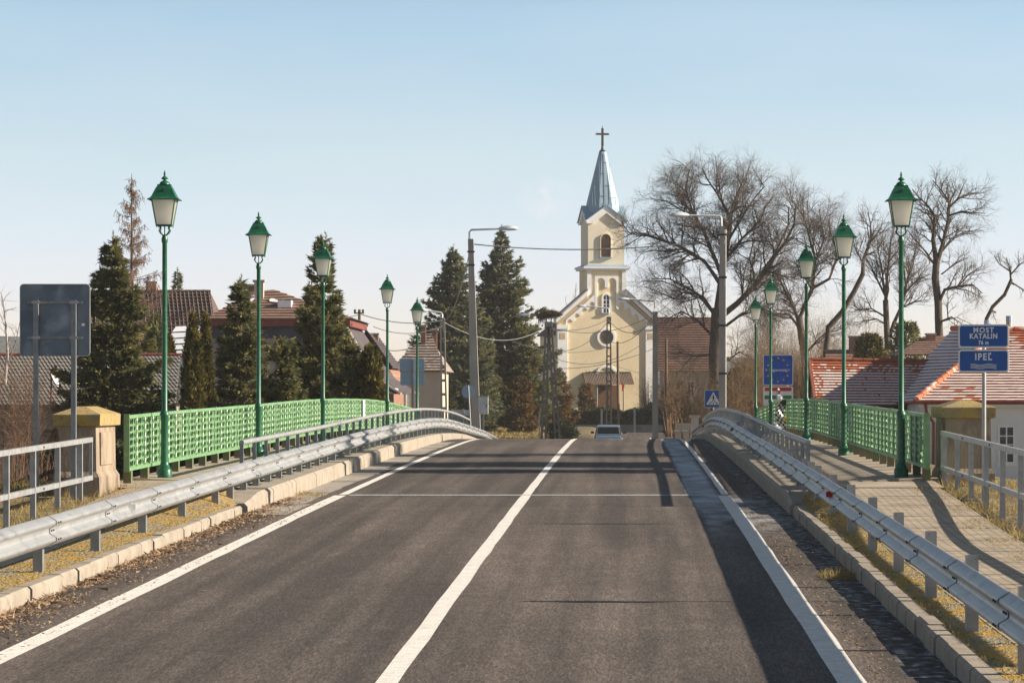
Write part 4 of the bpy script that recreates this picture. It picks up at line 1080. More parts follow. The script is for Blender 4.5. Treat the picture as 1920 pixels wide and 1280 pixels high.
# gable cornices (white) on front and sides
hw = 41.5/SC; th = .42
def rake(off, half):   # chevron polygon
    zs = ze - .02; zq = zp + .02
    return [(-half, zs-.10), (-half, zs+.18), (0, zq+.12), (half, zs+.18), (half, zs-.10), (half-.72, zs-.10), (0, zq-.62), (-(half-.72), zs-.10)]
cb('gable_cornice', MB().prism(rake(0, hw-.12), c0-bq-.22, c0-bq-.001), M_trim, bel)
cb('gable_cornice', MB().prism(rake(0, hw-.12), c0+bq+.001, c0+bq+.22), M_trim, bel)
for s in (-1, 1):
    xa, xb = sorted((s*(bq+.002), s*(bq+.20)))
    cb('gable_cornice', MB().prismx([(y+c0, z) for y, z in rake(0, hw-.12)], xa, xb), M_trim, bel)
# gable roofs (two crossing) and the spire
g = MB(); zr = c_(0,386)[1]; zl = c_(0,416)[1]; ov = .32
L = bq + ov; k = .10
for q_ in range(4):
    ca, sa = [(1,0),(0,1),(-1,0),(0,-1)][q_]
    for sg in (-1, 1):
        tri = [(0, -L, zr), (0, 0, zr), (sg*hw, -L, zl)]
        pts = [(x*ca - y*sa, c0 + x*sa + y*ca, z) for x, y, z in tri]
        if sg < 0: pts = pts[::-1]
        g.add(pts + [(x, y, z+k) for x, y, z in pts], [(0,1,2),(5,4,3),(0,3,4,1),(1,4,5,2),(2,5,3,0)])
spr = cb('spire', g, M_spire)
g = MB(); lv = [(bq-.25, zl+.1), (bq-.22, c_(0,397)[1]), (28.5/SC, c_(0,380)[1]), (6.2/SC, c_(0,283)[1]), (4.5/SC, c_(0,281)[1])]
vs = []
for h, z in lv:
    for i in range(8):
        a = PI/8 + i*PI/4
        # square morphing to octagon higher up
        f = min(1, max(0, (z - lv[0][1])/(lv[3][1]-lv[0][1])))
        sq = 1/max(abs(math.cos(a)), abs(math.sin(a)))
        rr = h*sq
        vs.append((rr*math.cos(a)*1.0, c0 + rr*math.sin(a), z))
fs = [tuple(range(7,-1,-1))]
for i in range(len(lv)-1):
    for k in range(8): fs.append((i*8+k, i*8+(k+1)%8, (i+1)*8+(k+1)%8, (i+1)*8+k))
fs.append(tuple(32+k for k in range(8))); g.add(vs, fs); cb('steeple', g, M_spire, spr)
# standing seams on the front face of the spire
g = MB(); r = rnd(6)
def sp_half(py): return (28.5 + (6.2-28.5)*(380-py)/97.0)/SC
def fy(py): return c0 - sp_half(py)*1.03 - .02
def seamline(p, q_): g.tube((c_(p[0],0)[0], fy(p[1]), c_(0,p[1])[1]), (c_(q_[0],0)[0], fy(q_[1]), c_(0,q_[1])[1]), .022, n=4)
for xa, ya, xb, yb in ((1127,388,1127,324),(1137.5,384,1137.5,286),(1147,385,1147,346),(1117,386,1117,346),(1156,384,1156,370),(1128,324,1128,300),(1147,346,1147,302),
      (1117,346,1127,346),(1127,324,1137,324),(1137,347,1147,347),(1147,370,1158,370),(1127,367,1137,367),(1137.5,303,1145,303),(1112,386,1112,360)):
    seamline((xa,ya),(xb,yb))
cb('seams', g, M_seam, spr)
g = MB().lathe([(.30,-.1),(.34,.0),(.16,.15),(.10,.55),(.16,.62),(.05,.72)], (0,c0,c_(0,281)[1]), n=12); cb('finial', g, M_dark, spr, smooth=True, angle=40)
g = MB(); zc = c_(0,249)[1]; zA = c_(0,275)[1]; zB = c_(0,238)[1]
g.box(-.11,.11,c0-.07,c0+.07,zA,zB); g.box(-.62,-.112,c0-.068,c0+.068,zc-.10,zc+.10); g.box(.112,.62,c0-.068,c0+.068,zc-.10,zc+.10)
g.tube((0,c0,zB),(0,c0,zB+.25),.03,n=5)
for sx in (-1,1):
    for k in range(3): g.tube((sx*.62,c0,zc+(k-1)*.12),(sx*.72,c0,zc+(k-1)*.05),.015,n=4)
cb('cross', g, mat('rusty_iron',(.07,.05,.04),rough=.7), spr)
# windows
def arch_poly(cx, yb, ys, r, n=12): return [(cx-r, yb), (cx-r, ys)] + [(cx - r*math.cos(PI*k/n), ys - r*math.sin(PI*k/n)) for k in range(1,n)] + [(cx+r, ys), (cx+r, yb)]
def frame_poly(g, cx, yb, ys, r1, r0, y0, y1):
    o = cp(*arch_poly(cx, yb, ys, r1)); i_ = cp(*arch_poly(cx, yb, ys, r0)); n = len(o)
    for k in range(n-1): 
        g.prism([o[k], o[k+1], i_[k+1], i_[k]], y0, y1)
def awin(name, cx, yb, ys, r, yf, par=ch, fr=M_trim, extra=3.2, louv=False):
    g = MB(); frame_poly(g, cx, yb, ys, r+extra, r, yf-.14, yf-.003); w = cb(name, g, fr, par)
    cb('pane', MB().prism(cp(*arch_poly(cx, yb, ys, r)), yf-.05, yf-.004), M_door if louv else M_pane, w)
    g = MB()
    if louv:
        for k in range(14): 
            z = c_(0, yb-2-k*2.5)[1]; x = (r-.5)/SC
            if yb-2-k*2.5 > ys-r*.6: g.box(c_(cx,0)[0]-x, c_(cx,0)[0]+x, yf-.12, yf-.051, z, z+.05)
        cb('louvres', g, M_rust, w)
    else:
        x = c_(cx,0)[0]; g.box(x-.03, x+.03, yf-.09, yf-.051, c_(0,yb)[1], c_(0,ys-r)[1])
        for k in range(1,4): z = c_(0, yb-(yb-ys)*k/3.6)[1]; g.box(x-r/SC, x+r/SC, yf-.085, yf-.052, z-.025, z+.025)
        cb('bars', g, M_trim, w)
    a, b = c_(cx-r-2, yb); c2, _ = c_(cx+r+2, yb); cb('sill', MB().box(a, c2, yf-.24, yf-.002, b-.12, b-.002), M_spire, w)
awin('belfry_window', 1136, 482, 448, 9.2, c0-bq, ch, M_creamt, 1.6, True)
awin('upper_window', 1136.5, 586, 558, 5.6, 0, ch)
# round window
zx, zz = c_(1136.5, 632); g = MB(); n = 28
for k in range(n):
    a0, a1 = 2*PI*k/n, 2*PI*(k+1)/n; R1, R0 = 17.5/SC, 13.5/SC
    g.prism([(zx+R1*math.cos(a0), zz+R1*math.sin(a0)), (zx+R1*math.cos(a1), zz+R1*math.sin(a1)), (zx+R0*math.cos(a1), zz+R0*math.sin(a1)), (zx+R0*math.cos(a0), zz+R0*math.sin(a0))], -.16, -.003)
rw = cb('round_window', g, M_trim)
cb('pane', MB().prism([(zx+13.5/SC*math.cos(2*PI*k/n), zz+13.5/SC*math.sin(2*PI*k/n)) for k in range(n)], -.05, -.002), M_rpane, rw)
g = MB()
for k in range(8):
    a = PI*k/8; g.tube((zx-13.4/SC*math.cos(a), -.08, zz-13.4/SC*math.sin(a)), (zx+13.4/SC*math.cos(a), -.08, zz+13.4/SC*math.sin(a)), .018, n=4)
cb('bars', g, M_rust, rw)
# portal: arch ring, door, canopy, columns
g = MB(); n = 16; cx_, cz_ = c_(1137, 706)
for k in range(n):
    a0, a1 = PI*k/n, PI*(k+1)/n; R1, R0 = 21.5/SC, 17.5/SC
    g.prism([(cx_+R1*math.cos(a0), cz_+R1*math.sin(a0)), (cx_+R1*math.cos(a1), cz_+R1*math.sin(a1)), (cx_+R0*math.cos(a1), cz_+R0*math.sin(a1)), (cx_+R0*math.cos(a0), cz_+R0*math.sin(a0))], -.14, -.003)
cb('portal_arch', g, M_trim)
dr = cb('door', MB().prism(cp((1118,808),(1118,722),(1159,722),(1159,808)), -.06, -.002), M_door)
g = MB()
for a, b in ((1121,1137),(1140,1156)):
    for y0_, y1_ in ((800,768),(764,730)): g.prism(cp((a,y0_),(a,y1_),(b,y1_),(b,y0_)), -.10, -.061)
cb('door_panels', g, M_door, dr)
cb('handle', MB().tube((c_(1139,0)[0], -.12, c_(0,768)[1]), (c_(1139,0)[0], -.12, c_(0,764)[1]), .03, n=6), M_dark, dr)
g = MB(); xa, _ = c_(1091,0); xb, _ = c_(1184.5,0); zA, zB = c_(0,720.5)[1], c_(0,698)[1]; n = 60
vs = []
for i in range(n+1):
    x = xa+(xb-xa)*i/n; o = .035 if i%2 else -.02
    vs += [(x, -1.55+o*.5, zA+o), (x, -.02, zB+o), (x, -1.55+o*.5, zA+o-.02), (x, -.02, zB+o-.02)]
fs = []
for i in range(n):
    a = i*4; b = a+4; fs += [(a, b, b+1, a+1), (a+3, b+3, b+2, a+2), (a, a+2, b+2, b)]
g.add(vs, fs); cn = cb('canopy', g, M_rust)
for px in (1114, 1164.5):
    x = c_(px,0)[0]; cb('column', MB().tube((x,-1.35,-.2), (x,-1.35,zA-.02), .075, n=8), M_wallg, cn)
blobs = MB(); r = rnd(9)
for i in range(500):
    x = r.uniform(xa+.2, xb-.2); c = Vector((x, -.1-r.random()*.5, zB+.02-r.random()*.1)); blobs.add([c, c+Vector((.09,0,.02)), c+Vector((.04,-.03,.12*r.random()))], [(0,1,2)])
cb('moss', blobs, M_moss2, cn)
cb('notice', MB().prism(cp((1160,733),(1160,718),(1163,718),(1163,733)), -1.7, -1.66), M_red, dr)

# ------------------------------------------------------------------ houses
def tiles(name, a, b, c, d, rows, m, par, edge=None, cols=0, lift=.05, seed=1, bare=None):
    """roof slope a,b eave (left,right), c,d ridge (right,left); overlapping courses with a lip"""
    a, b, c, d = map(Vector, (a, b, c, d)); n = (b-a).cross(d-a).normalized()
    if n.z < 0: n = -n
    g = MB(); e = MB(); bt = MB(); r = rnd(seed)
    for i in range(rows):
        t0, t1 = i/rows, (i+1)/rows
        l0, r0 = a.lerp(d, t0), b.lerp(c, t0); l1, r1 = a.lerp(d, t1), b.lerp(c, t1)
        m_ = max(1, cols or int((r0-l0).length/1.2)); 
        for k in range(m_):
            u0, u1 = k/m_, (k+1)/m_; j = r.uniform(0, .012)
            p0, p1 = l0.lerp(r0, u0), l0.lerp(r0, u1); q0, q1 = l1.lerp(r1, u0), l1.lerp(r1, u1)
            (bt if bare and bare(i/rows, k/m_, r) else g).add([p0+n*(lift+j), p1+n*(lift+j), q1+n*.004, q0+n*.004], [(0,1,2,3)])
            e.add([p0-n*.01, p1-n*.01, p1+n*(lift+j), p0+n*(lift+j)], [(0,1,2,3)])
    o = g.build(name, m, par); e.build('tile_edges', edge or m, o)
    if bt.f: bt.build('bare_tiles', M_tbare, o)
    return o
def ridge_tiles(par, p, q, r, m, name='ridge_tiles'):
    p, q = Vector(p), Vector(q); L = (q-p).length; k = max(1, int(L/.42)); g = MB()
    for i in range(k): g.tube(p.lerp(q, i/k), p.lerp(q, (i+1.06)/k), r*1.08, r*.92, n=8)
    return g.build(name, m, par)
def window(par, x0, x1, y, z0, z1, nx=2, nz=2, fr=M_white, name='window'):
    g = MB(); t = .07; f = y-.04
    g.box(x0-t, x1+t, f, y-.002, z1, z1+t); g.box(x0-t, x1+t, f, y-.002, z0-t, z0)
    g.box(x0-t, x0, f, y-.002, z0, z1); g.box(x1, x1+t, f, y-.002, z0, z1)
    w = g.build(name, fr, par)
    MB().box(x0, x1, y-.02, y-.001, z0, z1).build('pane', M_pane, w)
    g = MB()
    for i in range(1, nx): x = x0+(x1-x0)*i/nx; g.box(x-.025, x+.025, y-.035, y-.021, z0, z1)
    for i in range(1, nz): z = z0+(z1-z0)*i/nz; g.box(x0, x1, y-.034, y-.0215, z-.02, z+.02)
    g.build('glazing_bars', fr, w); return w
def chimney(par, x, y, z0, z1, w=.5, m=M_brick, cap=True):
    c = MB().box(x-w/2, x+w/2, y-w/2, y+w/2, z0, z1).build('chimney', m, par)
    if cap: MB().box(x-w/2-.07, x+w/2+.07, y-w/2-.07, y+w/2+.07, z1+.001, z1+.10).build('chimney_cap', M_pole, c)
    return c

# R1: white farmhouse with frosted orange tiles, right
h = thing('farmhouse', 'white house with frosted orange tiled roof behind the right pillar', 'house', (18, 138, -1))
Ye = 135.0; xl = XX(1718, Ye); ze_ = ZZ(752, Ye)
P_fl = (xl, Ye, ze_); P_bl = (XX(1662,150), 150, ZZ(757,150))
A_f = (XX(1882,141), 141, ZZ(621,141)); A_b = (XX(1786,148), 148, ZZ(619,148))
rx = 34.0; P_fr = (rx, Ye, ze_); A_r = (rx, 141, A_f[2]); A_rb = (rx, 148, A_b[2]); P_br = (rx, 154, ze_)
MB().box(xl+.35, rx-.3, Ye+.45, 149.5, -1.3, ze_-.02).build('wall', M_wallw, h)
bare_f = lambda v, u, r: v > .90 or (v > .80 and r.random() < .5) or r.random() < .008 + (.05 if math.sin(v*9+u*14)+math.sin(u*31) > 1.2 else 0)
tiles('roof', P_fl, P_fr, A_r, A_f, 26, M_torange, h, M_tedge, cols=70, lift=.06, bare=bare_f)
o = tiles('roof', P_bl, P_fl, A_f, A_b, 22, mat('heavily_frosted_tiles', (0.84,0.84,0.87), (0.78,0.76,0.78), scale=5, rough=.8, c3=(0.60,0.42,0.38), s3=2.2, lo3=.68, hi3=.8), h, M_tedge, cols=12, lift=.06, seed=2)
MB().add([A_f, A_r, A_rb, A_b], [(0,1,2,3)]).add([A_b, A_rb, P_br, P_bl], [(0,1,2,3)]).build('roof', M_tedge, h)
for p, q in ((P_fl, A_f), (A_f, A_r), (A_b, A_f)): ridge_tiles(h, (p[0],p[1],p[2]+.08), (q[0],q[1],q[2]+.08), .11, mat('orange_ridge_tiles',(.52,.15,.06),(.40,.12,.06),scale=3,c3=(.7,.5,.45),s3=2,lo3=.55,hi3=.62))
g = MB().tube((xl-.05, Ye-.10, ze_-.02), (rx, Ye-.10, ze_-.02), .085, n=8); g.tube(P_bl, (xl-.05, Ye-.10, ze_-.02), .07, n=8); g.build('gutter', M_pipe, h)
MB().box(xl+.1, rx, Ye+.02, Ye+.44, ze_-.22, ze_-.12).build('fascia', M_wallw, h)
x = XX(1752, Ye)
MB().path([(XX(1735,Ye), Ye-.05, ze_-.1), (XX(1737,Ye), Ye, ze_-.4), (x, Ye+.35, ze_-.8), (x, Ye+.35, -1.2)], .06, n=8).build('downpipe', M_pipe, h)
window(h, XX(1877,Ye), XX(1902,Ye), Ye+.45, ZZ(866,Ye), ZZ(801,Ye), 2, 4)
MB().box(XX(1871,Ye), XX(1908,Ye), Ye+.36, Ye+.447, ZZ(874,Ye), ZZ(868.5,Ye)).build('sill', M_white, h)
for px, py in ((1851,600),(1892,592)):
    x = XX(px,144); g = MB().tube((x,144,4.2),(x,144,ZZ(py+10,144)),.12,n=12); f_ = g.build('flue', M_rail, h)
    MB().tube((x,144,ZZ(py+10,144)+.001),(x,144,ZZ(py,144)),.13,n=12).build('flue_cap', M_bback, f_)
# wing
w0 = (XX(1521,143.5), 143.5, ZZ(760,143.5)); w1 = (XX(1712,143.5), 143.5, ZZ(760,143.5)); r0 = (XX(1521,148), 148, ZZ(677,148)); r1 = (XX(1756,148), 148, ZZ(680,148))
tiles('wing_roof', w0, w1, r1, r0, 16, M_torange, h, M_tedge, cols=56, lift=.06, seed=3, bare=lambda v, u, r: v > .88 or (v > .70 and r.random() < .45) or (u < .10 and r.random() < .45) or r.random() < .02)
ridge_tiles(h, (r0[0],148,r0[2]+.05), (r1[0],148,r1[2]+.05), .11, M_tedge)
MB().prismx([(144, -1.3), (152, -1.3), (152, w0[2]), (148, r0[2]-.1), (144, w0[2])], r0[0]+.15, r1[0]-1.5).build('wing_wall', M_fasc, h)
MB().add([r0, r1, (r1[0],152.5,w0[2]), (r0[0],152.5,w0[2])], [(0,1,2,3)]).build('wing_roof', M_tedge, h)
g = MB().prismx([(143.4, w0[2]-.1), (143.4, w0[2]+.1), (148, r0[2]+.12), (148, r0[2]-.1)], r0[0]-.12, r0[0]-.002); g.build('verge_board', M_tedge, h)

# R4: far small roofs right
h = thing('brick_house', 'small brick house with reddish roof behind the wing of the orange-roofed house', 'house', (XX(1590,250),250,-1))
xa, xb = XX(1560,250), XX(1668,250)
MB().box(xa, xb, 250, 257, -1.2, 2.6).build('wall', M_brick, h)
tiles('roof', (xa-.3,249.6,2.5), (xb+.3,249.6,2.5), (xb+.3,253.5,ZZ(655,253)), (xa-.3,253.5,ZZ(655,253)), 12, M_tbr, h)
chimney(h, XX(1605,253), 253.5, 4, ZZ(632,253), .9)
h = thing('hipped_house', 'dark red roofed house with brick chimney behind the ridge of the orange-roofed house', 'house', (XX(1735,200),200,-1))
xa, xb = XX(1680,200), XX(1830,200)
MB().box(xa+1, xb, 200, 208, -1.2, 3.2).build('wall', M_wallb, h)
tiles('roof', (xa,199.6,ZZ(665,200)), (xb,199.6,ZZ(665,200)), (xb,204,ZZ(630,204)), (XX(1735,204),204,ZZ(630,204)), 10, M_tbr, h)
MB().add([(xa,199.6,ZZ(665,200)),(XX(1735,204),204,ZZ(630,204)),(xa,208,ZZ(665,200))],[(0,1,2)]).build('roof', M_tbr, h)
chimney(h, XX(1745,203), 203, 4, ZZ(628,203), .5)

# R3: brown roofed building beside the church
h = thing('parish_house', 'long house with brown tiled roof directly right of the church', 'house', (XX(1285,345),345,-1))
xa, xb = XX(1233,345), XX(1345,345)
MB().box(xa+.3, xb-.3, 345.6, 356, -1.3, ZZ(692,345)).build('wall', M_wallg, h)
tiles('roof', (xa,345,ZZ(696,345)), (xb,345,ZZ(696,345)), (xb,351,ZZ(597,351)), (xa,351,ZZ(597,351)), 22, M_tchurch, h, cols=8, lift=.08)
MB().add([(xa,351,ZZ(597,351)),(xb,351,ZZ(597,351)),(xb,357,ZZ(696,357)),(xa,357,ZZ(696,357))],[(0,1,2,3)]).build('roof', M_tchurch, h)
ridge_tiles(h, (xa,351,ZZ(597,351)), (xb,351,ZZ(597,351)), .15, M_tchurch)
for px in (1262, 1290): window(h, XX(px,345), XX(px+11,345), 345.6, ZZ(745,345), ZZ(715,345))

# H1: grey shingle bungalow, left
h = thing('bungalow', 'low house with grey shingle roof behind the big spruce at far left', 'house', (-23,150,-1))
Yf = 140.0; xa, xb = XX(-130,Yf), XX(104,Yf)
MB().box(xa+.3, xb-.15, Yf+.5, Yf+7, -1.3, ZZ(760,Yf)).build('wall', M_wallg, h)
g0 = (xa, Yf, ZZ(759,Yf)); g1 = (XX(330,Yf), Yf, ZZ(759,Yf)); g2 = (XX(338,Yf+5), Yf+5, ZZ(666,Yf+5)); g3 = (xa, Yf+5, ZZ(666,Yf+5))
MB().box(XX(125,Yf), XX(322,Yf), Yf+1.5, Yf+7, -1.3, ZZ(760,Yf)-.05).build('wall', M_wallg, h)
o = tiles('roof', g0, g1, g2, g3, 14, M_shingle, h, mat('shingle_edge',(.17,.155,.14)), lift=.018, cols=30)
# diagonal shingle courses
g = MB(); va, vb, vc, vd = map(Vector, (g0, g1, g2, g3)); nn = (vb-va).cross(vd-va).normalized(); nn = nn if nn.z > 0 else -nn
for i in range(-18, 62):
    u0, u1 = i/60, i/60 + .20
    if u1 < 0 or u0 > 1: continue
    c0_, c1_ = max(0, u0), min(1, u1); t0 = (c0_-u0)/.20; t1 = (c1_-u0)/.20
    p = va.lerp(vb, c0_).lerp(vd.lerp(vc, c0_), 1-t0); q_ = va.lerp(vb, c1_).lerp(vd.lerp(vc, c1_), 1-t1)
    g.tube(p+nn*.022, q_+nn*.022, .016, n=4)
g.build('course_lines', mat('shingle_edge',(.10,.09,.08)), o)
ridge_tiles(h, g3, g2, .10, mat('dull_red_ridge',(.22,.06,.05)))
MB().box(xa, XX(330,Yf), Yf-.06, Yf+.1, ZZ(762,Yf)-.08, ZZ(759,Yf)-.02).build('gutter', M_fasc, h)
window(h, XX(28,Yf), XX(62,Yf), Yf+.5, ZZ(828,Yf), ZZ(792,Yf), 3, 1)
MB().tube((XX(96,Yf-.1),Yf-.1,ZZ(770,Yf)),(XX(96,Yf-.1),Yf-.1,ZZ(698,Yf)),.035,n=6).build('mast', M_pipe, h)
g = MB(); c = Vector((XX(104,Yf-.3), Yf-.25, ZZ(712,Yf)))
g.lathe([(.02,.10),(.12,.07),(.24,.02),(.30,-.03),(.24,.0),(.12,.05),(.02,.08)], (0,0,0), n=16)
mt = Matrix.Rotation(R_(62),4,'Y'); g.v = [tuple(c + mt @ Vector(p)) for p in g.v]; g.build('satellite_dish', M_white, h)
MB().box(XX(95,Yf), XX(120,Yf), Yf-.2, Yf+1.4, ZZ(772,Yf), ZZ(768,Yf)).build('porch_roof', M_pipe, h)
# H1b attached porch: snow-covered small roof seen between spruces
h = thing('snowy_shed', 'small snow-dusted shed roof seen between the lamp post and thujas', 'shed', (XX(350,158),158,-1))
xa, xb = XX(300,158), XX(372,158)
MB().box(xa, xb, 158.3, 161, -1.2, ZZ(668,158)).build('wall', M_wallw, h)
tiles('roof', (xa-.1,158,ZZ(672,158)), (xb+.1,158,ZZ(664,158)), (xb,160,ZZ(610,160)), (XX(330,160),160,ZZ(612,160)), 5, M_snow, h, M_tdark)

# H2: dark tiled roof
h = thing('tiled_house', 'house with dark brown pantile roof and brick chimneys behind the bare larch', 'house', (-25,190,-1))
Yf = 190.0
a = (XX(120,Yf),Yf,ZZ(668,Yf)); b = (XX(410,Yf),Yf,ZZ(655,Yf)); c = (XX(394,Yf+5),Yf+5,ZZ(547,Yf+5)); d = (XX(120,Yf+5),Yf+5,ZZ(547,Yf+5))
MB().box(a[0]+.3, b[0]-.4, Yf+.6, Yf+9, -1.3, a[2]).build('wall', M_brick, h)
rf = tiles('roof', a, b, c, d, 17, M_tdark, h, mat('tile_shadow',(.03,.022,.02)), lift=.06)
g = MB(); va, vb, vc, vd = map(Vector, (a,b,c,d)); nn = (vb-va).cross(vd-va).normalized(); nn = nn if nn.z > 0 else -nn
for i in range(36):
    u = (i+.5)/36; g.tube(va.lerp(vb,u)+nn*.03, vd.lerp(vc,u)+nn*.03, .05, n=5)
g.build('pantile_rolls', M_tdark, rf)
MB().add([c, d, (d[0],Yf+10,a[2]), (b[0],Yf+10,b[2])],[(0,1,2,3)]).add([b, (b[0],Yf+10,b[2]), c],[(0,1,2)]).build('roof', M_tdark, h)
ridge_tiles(h, d, c, .12, M_tdark)
chimney(h, XX(284,195), 195, 6.5, ZZ(531,195), .55, M_brick); chimney(h, XX(236,196), 196, 6, ZZ(534,196), .9, M_wallb)

# H3: large mansard villa
h = thing('mansard_villa', 'large house with dark mansard roof, snow patches and two chimneys behind the spruces', 'house', (-17,165,-1))
Yf = 165.0; z1 = ZZ(598,Yf); 
xL, xR = XX(384,Yf), XX(662,Yf); ap1 = (XX(512,Yf+5.5),Yf+5.5,ZZ(543,Yf+5.5)); ap0 = (XX(474,Yf+5.5),Yf+5.5,ZZ(547,Yf+5.5))
o = tiles('upper_roof', (xL,Yf,z1), (xR,Yf,z1), ap1, ap0, 11, M_tbr, h, lift=.05)
B = Yf+11
MB().add([(xR,Yf,z1),(xR,B,z1),ap1],[(0,1,2)]).add([(xR,B,z1),(xL,B,z1),ap0,ap1],[(0,1,2,3)]).add([(xL,B,z1),(xL,Yf,z1),ap0],[(0,1,2)]).build('upper_roof', M_tdark, h)
MB().box(xL+.1, xR-.15, Yf+.15, B-.15, z1-.32, z1-.02).build('eaves_band', M_pipe, h)
MB().box(XX(520,Yf+1.8), XX(545,Yf+1.8), Yf+2.0, Yf+2.9, z1+.55, ZZ(563,Yf+2)).build('snow_patch', M_snow, o)
g = MB(); va, vb, vc, vd = Vector((xL,Yf,z1)), Vector((xR,Yf,z1)), Vector(ap1), Vector(ap0); nn = (vb-va).cross(vd-va).normalized()
for u0, u1, t0, t1, s in ((.16,.30,.55,.82,1),(.50,.62,.52,.68,2),(.66,.72,.48,.60,3),(.10,.2,.42,.52,4)):
    pts = []; r = rnd(s)
    for k in range(14):
        an = 2*PI*k/14; u = (u0+u1)/2+(u1-u0)/2*math.cos(an)*r.uniform(.7,1.1); t_ = (t0+t1)/2+(t1-t0)/2*math.sin(an)*r.uniform(.7,1.1)
        pts.append(va.lerp(vb,u).lerp(vd.lerp(vc,u),t_)+nn*.075)
    g.add(pts, [tuple(range(14))])
g.build('snow_patch', M_snow, o)
# steep lower roof, flared
def lev(e, z): return [(xL+.35-e, Yf+.35-e, z), (xR-.4+e, Yf+.35-e, z), (xR-.4+e, B+e, z), (xL+.35-e, B+e, z)]
lvl = [(0.0, z1-.3), (.45, ZZ(640,Yf)), (1.0, ZZ(680,Yf)), (1.55, ZZ(708,Yf)), (2.25, ZZ(728,Yf)), (2.7, ZZ(738,Yf))]
vs = []
for e, z in lvl: vs += lev(e, z)
fs = []
for i in range(len(lvl)-1):
    for k in range(4): fs.append((i*4+k, i*4+(k+1)%4, (i+1)*4+(k+1)%4, (i+1)*4+k))
g = MB().add(vs, [f[::-1] for f in fs]); mr = g.build('mansard_roof', M_mans, h)
g = MB(); pts = [(xR-.4+e+.04, Yf+.35-e-.04, z) for e, z in lvl]; g.path(pts, .07, n=6); g.build('hip_flashing', M_wallb, mr)
MB().box(xL-.6, xR+.6, Yf+.2, B, -1.3, ZZ(733,Yf)).build('wall', M_wallb, h)
g = MB().box(XX(720,Yf), XX(745,Yf), Yf-1.8, Yf+.6, ZZ(736,Yf)-.05, ZZ(728,Yf)); g.build('porch_roof', M_snow, h)
chimney(h, XX(472,171), 171, 6.2, ZZ(537,171), .45); chimney(h, XX(486,169), 169, 6.2, ZZ(529,169), .42, M_wallb)
# H4: steep small gable behind
h = thing('gabled_house', 'narrow steep dark gable roof with finial right of the mansard villa', 'house', (XX(690,182),182,-1))
Yf = 182.0; zp_ = ZZ(622,Yf)
pk = XX(686,Yf); 
MB().prism([(pk-1.55, -1.2), (pk+1.4, -1.2), (pk+1.4, ZZ(706,Yf)), (pk, zp_-.1), (pk-1.55, ZZ(706,Yf))], Yf, Yf+8).build('wall', M_brick, h)
for s, ex, ez in ((-1, pk-1.9, ZZ(716,Yf)), (1, XX(735,Yf), ZZ(690,Yf))):
    tiles('roof', (ex,Yf-.3,ez), (ex,Yf+8,ez), (pk,Yf+8,zp_), (pk,Yf-.3,zp_), 14, M_mans, h, lift=.04)
g = MB().prism([(pk-.05,zp_+.06),(pk+.1,zp_+.06),(XX(735,Yf)+.06,ZZ(690,Yf)+.05),(XX(735,Yf)-.04,ZZ(690,Yf)-.1)], Yf-.36, Yf-.302); g.build('verge_board', M_fasc, h)
MB().lathe([(.05,0),(.07,.1),(.04,.2),(.12,.3),(.12,.38),(.03,.48)], (pk,Yf,zp_), n=8).build('finial', M_dark, h)
chimney(h, XX(702,186), 186, 3.6, ZZ(628,186), .38)
# H5: grey tiled hip roof
h = thing('hip_roof_house', 'beige house with frosted grey hip roof and two red chimneys behind the four-panel sign', 'house', (XX(775,215),215,-1))
Yf = 215.0; zE = ZZ(696,Yf); xa, xb = XX(728,Yf), XX(836,Yf); pk = (XX(799,Yf+5),Yf+5,ZZ(624,Yf+5))
MB().box(xa+.35, xb-.3, Yf+.4, Yf+9, -1.3, zE).build('wall', M_wallb, h)
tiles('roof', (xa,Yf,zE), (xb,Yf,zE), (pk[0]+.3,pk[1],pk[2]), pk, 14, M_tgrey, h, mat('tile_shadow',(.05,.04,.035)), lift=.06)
MB().add([(xa,Yf,zE),(xa,Yf+10,zE),pk],[(0,2,1)]).add([(xb,Yf,zE),(xb,Yf+10,zE),pk],[(0,1,2)]).add([(xa,Yf+10,zE),(xb,Yf+10,zE),pk],[(0,2,1)]).build('roof', M_tgrey, h)
chimney(h, XX(794,Yf+3.5), Yf+3.5, 4.5, ZZ(612,Yf+3.5), .28); chimney(h, XX(814,Yf+5), Yf+5, 4.5, ZZ(619,Yf+5), .35)
window(h, XX(741,Yf), XX(751,Yf), Yf+.4, ZZ(742,Yf), ZZ(722,Yf)); MB().box(XX(757,Yf), XX(761,Yf), Yf+.2, Yf+.397, -1.2, ZZ(704,Yf)).build('corner_trim', M_white, h)
MB().path([(XX(745,Yf),Yf+.1,zE-.05),(XX(738,Yf),Yf+.3,zE-.4),(XX(736,Yf),Yf+.3,-1.2)], .05, n=6).build('downpipe', M_rail, h)
# gate pillar and garden wall at the right end of the bridge
Y = 185; t = thing('gate_pillar', 'pale gate pillar with flat cap at the right end of the bridge', 'pillar', (XX(1303,Y), Y, -1))
MB().box(XX(1296,Y), XX(1310,Y), Y, Y+.4, -1.4, ZZ(783,Y)).build('shaft', mat('pale_render',(.58,.55,.52),(.48,.46,.43),scale=2), t)
MB().box(XX(1292,Y), XX(1313,Y), Y-.12, Y+.52, ZZ(782.9,Y), ZZ(778.5,Y)).build('cap', M_wallb, t)
Y = 200; g = MB().box(XX(1266,Y), XX(1296,Y), Y, Y+.2, -1.4, ZZ(793,Y)); tag(g.build('garden_wall', M_wallb), 'short sunlit garden wall left of the gate pillar', 'wall')
Y = 196; t = thing('tube_barrier', 'grey tube barrier left of the gate pillar', 'barrier', (XX(1280,Y),Y,-1))
MB().tube((XX(1262,Y),Y,ZZ(808,Y)), (XX(1296,Y),Y,ZZ(808,Y)), .04, n=6).build('tube', M_rail, t)
